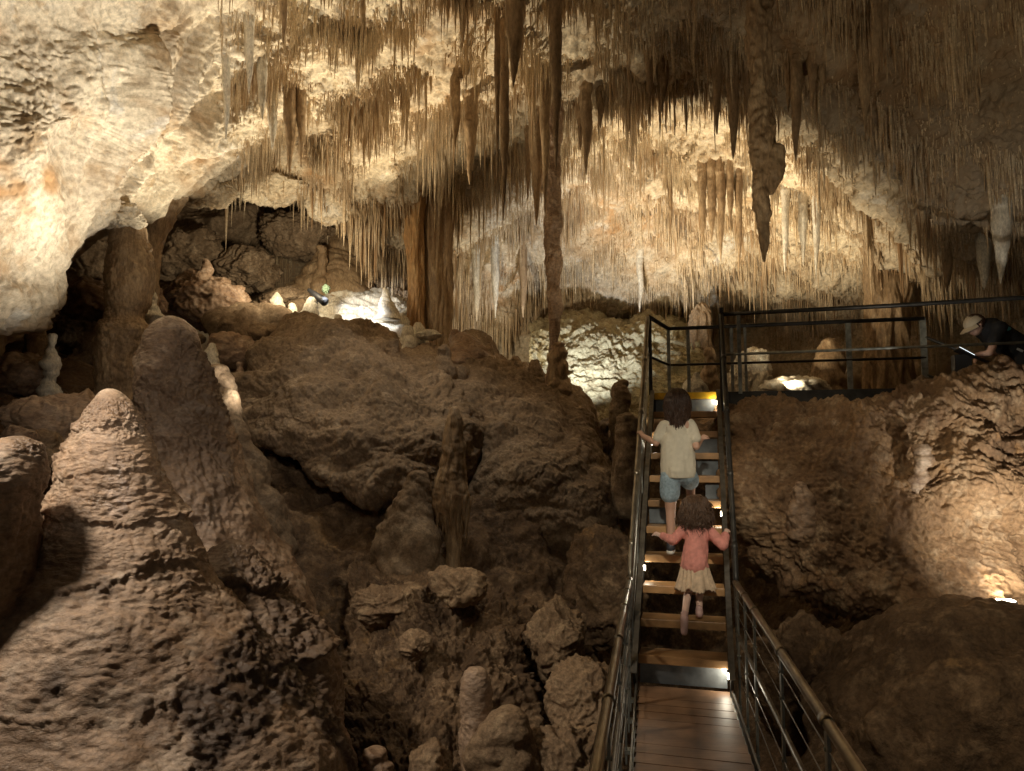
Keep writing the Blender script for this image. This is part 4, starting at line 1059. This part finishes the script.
for x, y0, y1, hw, D, lab in TITES:
    if y0 > 0: D = roof_depth(x, y0, D) + .04
    L = y1 - y0
    pts = [(x, y0 - .35 * 740 / D, hw * .9), (x, y0, hw * 1.15), (x, y0 + .08 * L, hw * 1.05), (x, y0 + .3 * L, hw), (x + .5, y0 + .6 * L, hw * .72), (x, y0 + .85 * L, hw * .36), (x, y1, .4)]
    mite(lab, pts, D, M_PALE if ('white' in lab or 'cream' in lab or 'pale' in lab) else M_TITE, name='stalactite', amp=.16, na=28, nl=60)

# ------------------------------------------------------------------ straws: the largest as things, the rest as one mass
H, Wd = roof.shape[:2]
px, py = project(roof)
by0 = py
zone = (px > 215) & (px < 1060) & (py > -40) & (py < 335) & (rn[..., 2] < .12)
dens = np.where(by0 > 285, 2.2, 1.0) * np.clip(.55 + 1.7 * fbm(rv, .75, 3, .55, 901), .34, 1).reshape(H, Wd)
dens = dens * sstep(215, 300, px) * np.where(px > 600, np.where((py > 120) & (py < 172) & (px < 830), .22, 1), 1)
dens *= np.where((px < 340) & (py > 110), .25, 1)
du = np.gradient(roof, axis=1); dv = np.gradient(roof, axis=0)
area = np.linalg.norm(np.cross(du, dv), axis=-1)
pr = (dens * area * zone).ravel(); pr /= pr.sum()
NS = 150000
idx = RNG.choice(H * Wd, NS, replace=False, p=pr)
base = rv[idx] + np.array([0, 0, .05])
cl = np.clip(.55 + 1.5 * fbm(base, 1.3, 2, .5, 911), .12, 1.7)
ln = np.clip(.150 * np.exp(.70 * RNG.normal(size=NS)) * cl, .05, 1.2)
ln *= np.where(project(base)[1] > 285, 1.2, 1.0) * np.clip(base[:, 1] / 13.0, .55, 1.0)
keep_ = ~((project(base)[0] > 600) & (base[:, 1] < 11.2) & (RNG.uniform(size=NS) < .45))
base = base[keep_]; ln = ln[keep_]; NS = len(ln)
rad = .72 * np.clip((.0085 + .019 * ln) * np.exp(.3 * RNG.normal(size=NS)), .006, .034)
def straw_mesh(b, L, r, tone):
    n = len(b); ts = np.array([0, .15, .65, 1.0]); rr = np.array([1.8, 1.1, .78, .12]); na = 5
    a = np.arange(na) / na * 2 * np.pi
    wob = RNG.normal(size=(n, 4, 2)) * (r * .25)[:, None, None]; wob[:, 0] = 0
    v = np.zeros((n, 4, na, 3))
    rk = r[:, None] * rr * (1 + .15 * RNG.normal(size=(n, 4)))
    v[..., 0] = b[:, None, None, 0] + rk[..., None] * np.cos(a) + wob[..., None, 0]
    v[..., 1] = b[:, None, None, 1] + rk[..., None] * np.sin(a) + wob[..., None, 1]
    v[..., 2] = b[:, None, None, 2] - (L[:, None] * ts)[..., None]
    g = np.arange(4 * na).reshape(4, na); j = np.concatenate([g, g[:, :1]], 1)
    f = np.stack([j[:-1, :-1], j[1:, :-1], j[1:, 1:], j[:-1, 1:]], -1).reshape(-1, 4)
    f = (f[None] + (np.arange(n) * 4 * na)[:, None, None]).reshape(-1, 4)
    return v.reshape(-1, 3), f[:, ::-1], np.repeat(tone, 4 * na)
tone = np.clip(RNG.beta(1.1, 2.6, NS) + .45 * fbm(base, .6, 2, .5, 921), 0, 1)
bx, by = project(base)
big = np.argsort(-(ln * rad) / base[:, 1] ** 2 * ((bx > 0) & (bx < 1024) & (by > 0)))[:230]
rest = np.setdiff1d(np.arange(NS), big)
v, f, t = straw_mesh(base[rest], ln[rest], rad[rest], tone[rest])
o = link('straw_stalactites', v, f, M_STRAW, base=(0, 0, 0), attrs={'rnd': t})
tag(o, 'dense fringe of thin golden straw stalactites covering the cave roof', 'stalactites', kind='stuff')
ZN = [(330, 'above the alcove and the floodlit flowstone'), (470, 'above the fluted columns'), (620, 'around the ribbed pillar'), (800, 'above the stairs and the twin trunk'), (2000, 'in the dim roof at the right')]
for k in big:
    v, f, t = straw_mesh(base[k:k+1], ln[k:k+1], rad[k:k+1], tone[k:k+1])
    o = link('straw_stalactite', v, f, M_STRAW, base=base[k], attrs={'rnd': t})
    z = next(n for lim, n in ZN if bx[k] < lim)
    tag(o, 'larger straw stalactite in the roof ' + z, 'stalactite', 'straw stalactites ' + z)

# ------------------------------------------------------------------ boulders
lm = lambda a=.5, s=1.4, sd=0: (lambda p: a * lumps(p, s, 951 + sd))
boulder('big tan boulder with a pale broken face on the alcove rubble', 205, 300, 42, 32, 12.2, M_FLOW, sub=6)
boulder('tan boulder wedged under the roof behind the thick grey column', 92, 298, 34, 22, 11.6, M_FLOW)
boulder('brown block behind the foot of the thick grey column', 98, 365, 26, 42, 11.2, M_MUD)
boulder('brown dome with a pale dripping fringe in the alcove', 252, 328, 44, 26, 11.9, M_MUD, field=lm(.6, 1.5))
boulder('pale broken block below the dripping dome', 232, 352, 26, 20, 11.4, M_FLOW)
boulder('brown rock heaped at the back of the alcove left of the thin pillar', 250, 270, 34, 24, 14.3, M_MUD, sub=6)
boulder('dark rock in the upper back of the alcove', 220, 225, 48, 32, 15.5, M_MUD, sub=6)
boulder('pale squared rock by the thin white stalagmite', 22, 375, 30, 22, 9.2, M_FLOW)
boulder('broad brown slab left of the largest stalagmite', 62, 425, 62, 30, 7.6, M_FLOW, sub=6)
boulder('dark rounded rock under the broad brown slab', 25, 452, 40, 22, 6.6, M_OCHRE)
boulder('small pale stone among rocks at the left edge', 18, 438, 18, 12, 6.3, M_FLOW)
mass('flowstone_sheet', 'floodlit white flowstone sheet sloping down behind the central mound', 'flowstone', [
 [(x0, 286 + dy, 14.6), (x0 + 1, 294 + dy, 14.0), (x0 + 4, 306 + dy, 13.6), (x0 + 7, 322 + dy, 13.2), (x0 + 12, 340 + dy, 12.9), (x0 + 14, 360 + dy, 12.8)]
 for x0, dy in ((310, 6), (328, 0), (345, -1), (362, 3), (378, 4), (392, 6), (404, 14), (412, 26))], [10, 20, 30, 30, 20], [16] * 7, M_PALE,
 lambda p: .10 * ridged(p @ np.array([[1, 0, 0], [0, 1, 0], [.45, 0, 1]]), (1.3, 1.3, 5.5), 3, .55, 991) + .05 * crag(p, 2, 993) + .012 * billow(p, 14, 2, .6, 995))
boulder('white fallen rock on the ridge under the fluted columns', 430, 335, 14, 5, 12.0, M_PALE)
boulder('yellow brown boulder perched on the slope of the pit', 456, 586, 30, 20, 7.5, M_OCHRE)
boulder('pale edged rock at the left of the pit', 395, 605, 40, 26, 7.7, M_OCHRE, sub=6)
boulder('grey knobbly rock halfway to the stairs', 558, 640, 34, 40, 7.7, M_OCHRE, sub=6)
boulder('tan boulder left of the lower handrail', 590, 700, 42, 40, 6.6, M_OCHRE, sub=6)
boulder('tan boulder at the bottom edge beside the handrail', 566, 760, 48, 38, 6.0, M_OCHRE, sub=6)
boulder('dark rock filling the slope beside the staircase', 610, 590, 46, 56, 9.0, M_ROCK, sub=6)
boulder('small rock lodged in the pit beside the perched boulder', 415, 645, 16, 14, 7.0, M_OCHRE)
boulder('round stone in the pit near the lower edge', 432, 765, 22, 22, 6.1, M_OCHRE)
boulder('large dark boulder in the lower right corner', 985, 800, 170, 182, 5.6, M_ROCK, sub=7, dep=1.3, rough=1.2)
boulder('dark boulder behind the right handrail', 800, 690, 50, 70, 6.6, M_ROCK, sub=6)
boulder('rock ledge holding the bright lamp below the huge rock', 1030, 612, 46, 14, 6.4, M_OUT)
boulder('yellow lit rubble behind the walkway', 795, 390, 36, 12, 12.0, M_PALE)
boulder('pale broken rock behind the stair head', 752, 378, 22, 30, 13.4, M_PALE, sub=6)

mass('back_wall', 'floodlit pale back wall of thin rock ledges between the mounds and the stairs', 'rock wall', [
 [(x0, 318 + dy, 17.6), (x0, 330 + dy, 16.2), (x0, 350 + dy, 15.7), (x0, 385 + dy, 15.2), (x0 + 2, 425, 14.6), (x0 + 4, 470, 14.0)] for x0, dy in ((530, 8), (556, -2), (580, -6), (604, 0), (625, 4), (650, -4), (676, 2), (705, 10))],
 [24, 30, 46, 46, 40], [26] * 7, M_WALL, lambda p: .42 * crag(p, .9, 981) + .09 * ridged(p + .35 * noise(p, .9, 984)[:, None], (2.0, 2.0, 3.4), 4, .62, 983) + .08 * fbm(p, (4, 4, .9), 2, .5, 986) + .02 * billow(p, 12, 2, .6, 985))
mass('rock_slope', 'big cracked brown rock sloping down the middle of the pit under the perched boulder', 'rock', [
 [(345,570,9.4),(350,584,8.3),(348,630,7.7),(346,700,7.1),(346,790,6.4),(346,870,6.2)], [(400,574,9.4),(400,584,8.0),(400,622,7.5),(402,690,6.9),(405,780,6.3),(405,870,6.1)],
 [(450,586,9.4),(452,597,8.0),(458,640,7.4),(464,690,7.0),(470,770,6.5),(470,870,6.2)], [(500,588,9.4),(500,602,8.2),(512,642,7.6),(520,692,7.2),(526,770,6.7),(528,870,6.4)],
 [(552,616,9.4),(548,640,8.5),(550,680,8.1),(550,740,7.7),(548,800,7.3),(548,870,7.0)]], [24, 60, 60, 60, 30], [70, 70, 70, 60], M_ROCK,
 lambda p: 1.0 * crag(p, .95, 1201) + .35 * crag(p, 2.6, 1203))
RUB = np.random.default_rng(77)
for k in range(26):
    x = RUB.uniform(160, 300); y = 318 + (x - 160) * .02 + RUB.uniform(-18, 30); sz = RUB.uniform(4, 11)
    boulder('loose brown rock in the rubble of the alcove', x, y, sz * RUB.uniform(.9, 1.5), sz, 12.3 - (y - 318) * .045 + RUB.uniform(-.2, .3), M_MUD if k % 3 else M_FLOW, name='rubble_rock', cat='rock', sub=4, group='loose rocks in the alcove', rough=1.3)
for k in range(44):
    D = RUB.uniform(6.1, 8.3); x = RUB.uniform(360, 628) if D > 6.8 else RUB.uniform(360, 570); z = np.interp(D, [6, 7, 8.3], [-1.55, -1.05, -.05]) + RUB.uniform(.0, .3)
    q = np.array([(x - 512) / 740 * D, D, z]); X, Y = project(q)
    sz = np.exp(RUB.uniform(1.3, 2.6))
    boulder('loose brown rock lying in the dark pit', float(X), float(Y), sz * RUB.uniform(.9, 1.5), sz, D, M_OCHRE if k % 2 else M_ROCK, name='rubble_rock', cat='rock', sub=4, group='loose rocks in the pit', rough=1.4)

for x, y, w_, h_, D, lab in (
 (182,252,44,30,14.2,'brown broken rock at the back left of the alcove'), (300,236,42,22,15.0,'dim ledge of rock under the alcove roof, left of the thin pillar'),
 (382,268,44,30,15.4,'brown rock at the back right of the alcove, beside the thin pillar'), (395,308,30,20,14.9,'low brown rock left of the amber column'),
 (140,300,34,26,12.6,'tan rock showing between the thick column and the big tan boulder'), (285,300,26,16,13.4,'brown rock behind the small cream cones'),
 (88,258,30,34,12.9,'dim rock wall behind the thick round topped column'), (60,330,30,30,12.4,'dark rock deep in the hollow at the far left')):
    boulder(lab, x, y, w_, h_, D, M_MUD, sub=6, rough=1.35)
for x, y, w_, h_, D, lab in (
 (268,184,40,20,12.6,'pale hanging rock on the alcove lip under the drapery spikes'), (332,196,26,30,13.2,'pale wedge of rock hanging at the right end of the alcove lip'),
 (205,192,30,16,11.4,'pale rock bulging from the lip beside the fused column'), (118,214,30,16,9.3,'pale rock hanging over the thick round topped column'),
 (392,232,26,18,14.2,'grey white rock under the roof left of the amber column')):
    boulder(lab, x, y, w_, h_, D, M_ROOF, sub=6, rough=1.3, name='hanging_rock', cat='rock')

CR = np.random.default_rng(19)
for k, (x, y, D, lab) in enumerate([
 (338,322,11.9,'small cream nub on the crest of the central mound, leftmost of the crest nubs'), (352,326,11.8,'small cream nub on the crest just in front of the white flowstone'),
 (372,332,11.7,'brown cone on the crest of the central mound below the pointed white stalagmite'), (408,336,11.9,'cream nub on the crest near the amber column'),
 (418,330,12.2,'taller cream nub on the crest at the foot of the amber column'), (455,338,12.4,'pale nub beside the pale dome on the second mound'),
 (489,352,12.2,'brown nub on the right shoulder of the pale dome'), (535,366,12.2,'low brown nub left of the foot of the ribbed pillar'),
 (212,352,10.8,'bright cream stump showing between the tall tan stalagmite and the rubble'), (240,372,10.5,'pale stump left of the central mound'),
 (160,296,11.2,'stubby pale stalagmite leaning on the big tan boulder'), (206,268,12.2,'tiny pale cap on top of the big tan boulder')]):
    h = CR.uniform(12, 20); w_ = CR.uniform(4, 8)
    mite(lab, [(x, y - h * .5, 1), (x, y - h * .42, w_ * .45), (x + CR.uniform(-1, 1), y, w_ * .8), (x, y + h * .5, w_ * 1.2), (x, y + h, w_ * 1.6)], D, M_MUD if 'brown' in lab else (M_PALE if 'cream' in lab else M_FLOW), field=lambda p: .35 * lumps(p, 2.8, 761), na=44, nl=50)
# ------------------------------------------------------------------ camera, world, lamps
cam = bpy.data.cameras.new('camera'); co = bpy.data.objects.new('camera', cam); COL.objects.link(co)
co.location = EYE; co.rotation_euler = (R(90) + PITCH, 0, 0)
cam.sensor_width = 36; cam.lens = FPX / 1024 * 36; cam.clip_start = .05; cam.clip_end = 200
SC.camera = co
w = bpy.data.worlds.new('World'); SC.world = w; w.use_nodes = True
bg = w.node_tree.nodes['Background']; bg.inputs[0].default_value = (1, .84, .64, 1); bg.inputs[1].default_value = .055
def lamp(name, pos, aim, watts, col=(1, .80, .52), ang=70, blend=.6, r=.06, kind='SPOT'):
    l = bpy.data.lights.new(name, kind); l.energy = watts; l.color = col; l.shadow_soft_size = r
    if kind == 'SPOT': l.spot_size = R(ang); l.spot_blend = blend
    o = bpy.data.objects.new(name, l); COL.objects.link(o); o.location = pos
    if aim is not None:
        o.rotation_euler = (Vector(aim) - Vector(pos)).to_track_quat('-Z', 'Y').to_euler()
    return o
WARM = (1, .84, .58); WHITE = (1, .90, .70); COOL = (.92, .96, 1); GREEN = (1, .98, .66)
lamp('wall_lamp', P(300, 370, 7.6), P(60, 60, 7.0), 880, (1, .92, .78), 85, .9, .1)
lamp('wall_lamp', P(60, 395, 6.9), P(50, 170, 7.2), 40, (1, .92, .78), 100, .9, .15)
lamp('alcove_lamp', P(238, 325, 10.4), P(200, 50, 9.2), 470, WHITE, 90, .9, .1)
lamp('roof_lamp', P(420, 330, 11.4), P(400, 10, 10.2), 900, WARM, 100, .9)
lamp('roof_lamp', P(545, 380, 12.9), P(590, 170, 14.5), 1900, WARM, 92, .9)
lamp('roof_lamp', P(600, 408, 12.5), P(700, 190, 14.0), 1550, WARM, 84, .8)
lamp('back_wall_lamp', P(640, 425, 12.6), P(600, 360, 15.6), 30, GREEN, 100, .8)
lamp('fringe_lamp', P(590, 402, 13.6), P(590, 270, 16.6), 480, COOL, 92, .8)
lamp('roof_lamp', P(760, 392, 11.0), P(800, 210, 12.5), 420, WARM, 100, .9)
lamp('fringe_lamp', P(480, 372, 14.2), P(490, 290, 17.0), 200, WARM, 120, .8)
lamp('walkway_lamp', P(790, 385, 11.6), P(800, 270, 15), 90, WARM, 120, .8)
lamp('flowstone_spot', P(322, 292, 11.6), P(368, 318, 13.3), 260, COOL, 46, .6, .04)
lamp('alcove_lamp', P(300, 262, 11.2), P(280, 275, 15), 230, WARM, 140, .9, .2)
lamp('rock_lamp', P(1075, 575, 4.9), P(1035, 490, 6.5), 230, (1, .93, .8), 96, 1, .04)
lamp('rock_lamp', P(1006, 600, 6.1), P(1006, 520, 6.5), 9, WHITE, 150, .9, .03)
lamp('stalagmite_light', P(-260, -60, 3.5), P(120, 540, 4.7), 720, (1, .88, .72), 62, .8, .28)
lamp('stalagmite_light', (-.8, .6, 4.2), P(180, 400, 6.5), 360, (1, .89, .74), 34, .9, .3)  # soft front fill light added near the camera for the tall stalagmite
lamp('streak_spot', P(116, -60, 4.5), P(117, 455, 4.86), 420, COOL, 2.6, .5, .015)
lamp('mound_lamp', P(430, 60, 8.2), P(400, 440, 9.6), 200, (1, .92, .78), 75, .9, .2)
lamp('outcrop_lamp', P(800, 180, 5.2), P(850, 480, 6.8), 72, (1, .84, .6), 75, .9, .2)
lamp('trunk_fill', P(690, 360, 6.2), P(765, 130, 7.5), 45, WARM, 34, .9, .1)  # added light that lifts the dark hanging trunk, not a cave fixture
lamp('pit_fill', P(500, 430, 6.0), P(470, 650, 7.5), 40, (1, .86, .64), 95, .9, .2)
lamp('pit_fill', P(900, 470, 3.8), P(960, 700, 4.9), 34, (1, .86, .64), 100, .9, .2)  # added fill that brightens the lower right boulder
lamp('stair_lamp', (.2, .4, 4.6), P(692, 505, 6.5), 800, WHITE, 19, .8, .1)
lamp('brink_fill', P(960, 300, 5.0), P(900, 90, 7.6), 70, WARM, 100, .9, .2)  # added in mid-air to brighten the near roof at the right
lamp('pillar_lamp', P(648, 425, 10.4), P(553, 200, 11.9), 170, WARM, 40, .9, .06)
lamp('column_fill', P(262, 405, 8.0), P(105, 320, 9.9), 60, (1, .9, .74), 50, .9, .1)  # added light that lightens the round topped column at the left
lamp('cap_fill', P(900, 330, 7.6), P(985, 335, 8.5), 14, WHITE, 50, .9, .05)  # added spot aimed at the bending person to lighten the cap
SC.view_settings.view_transform = 'Standard'; SC.view_settings.look = 'None'; SC.view_settings.gamma = 1
SC.view_settings.use_curve_mapping = False; SC.view_settings.exposure = 0
SC.cycles.max_bounces = 5; SC.cycles.diffuse_bounces = 3; SC.cycles.glossy_bounces = 2
SC.cycles.use_denoising = True
SC.cycles.use_light_tree = True
for i, s in LEDS:
    n0 = .035 if s == 0 else .665
    lamp('step_lamp', Q(n0, (i - 1) * GO - .02, i * RISE - .10), None, 1.6, WHITE, kind='POINT', r=.015)
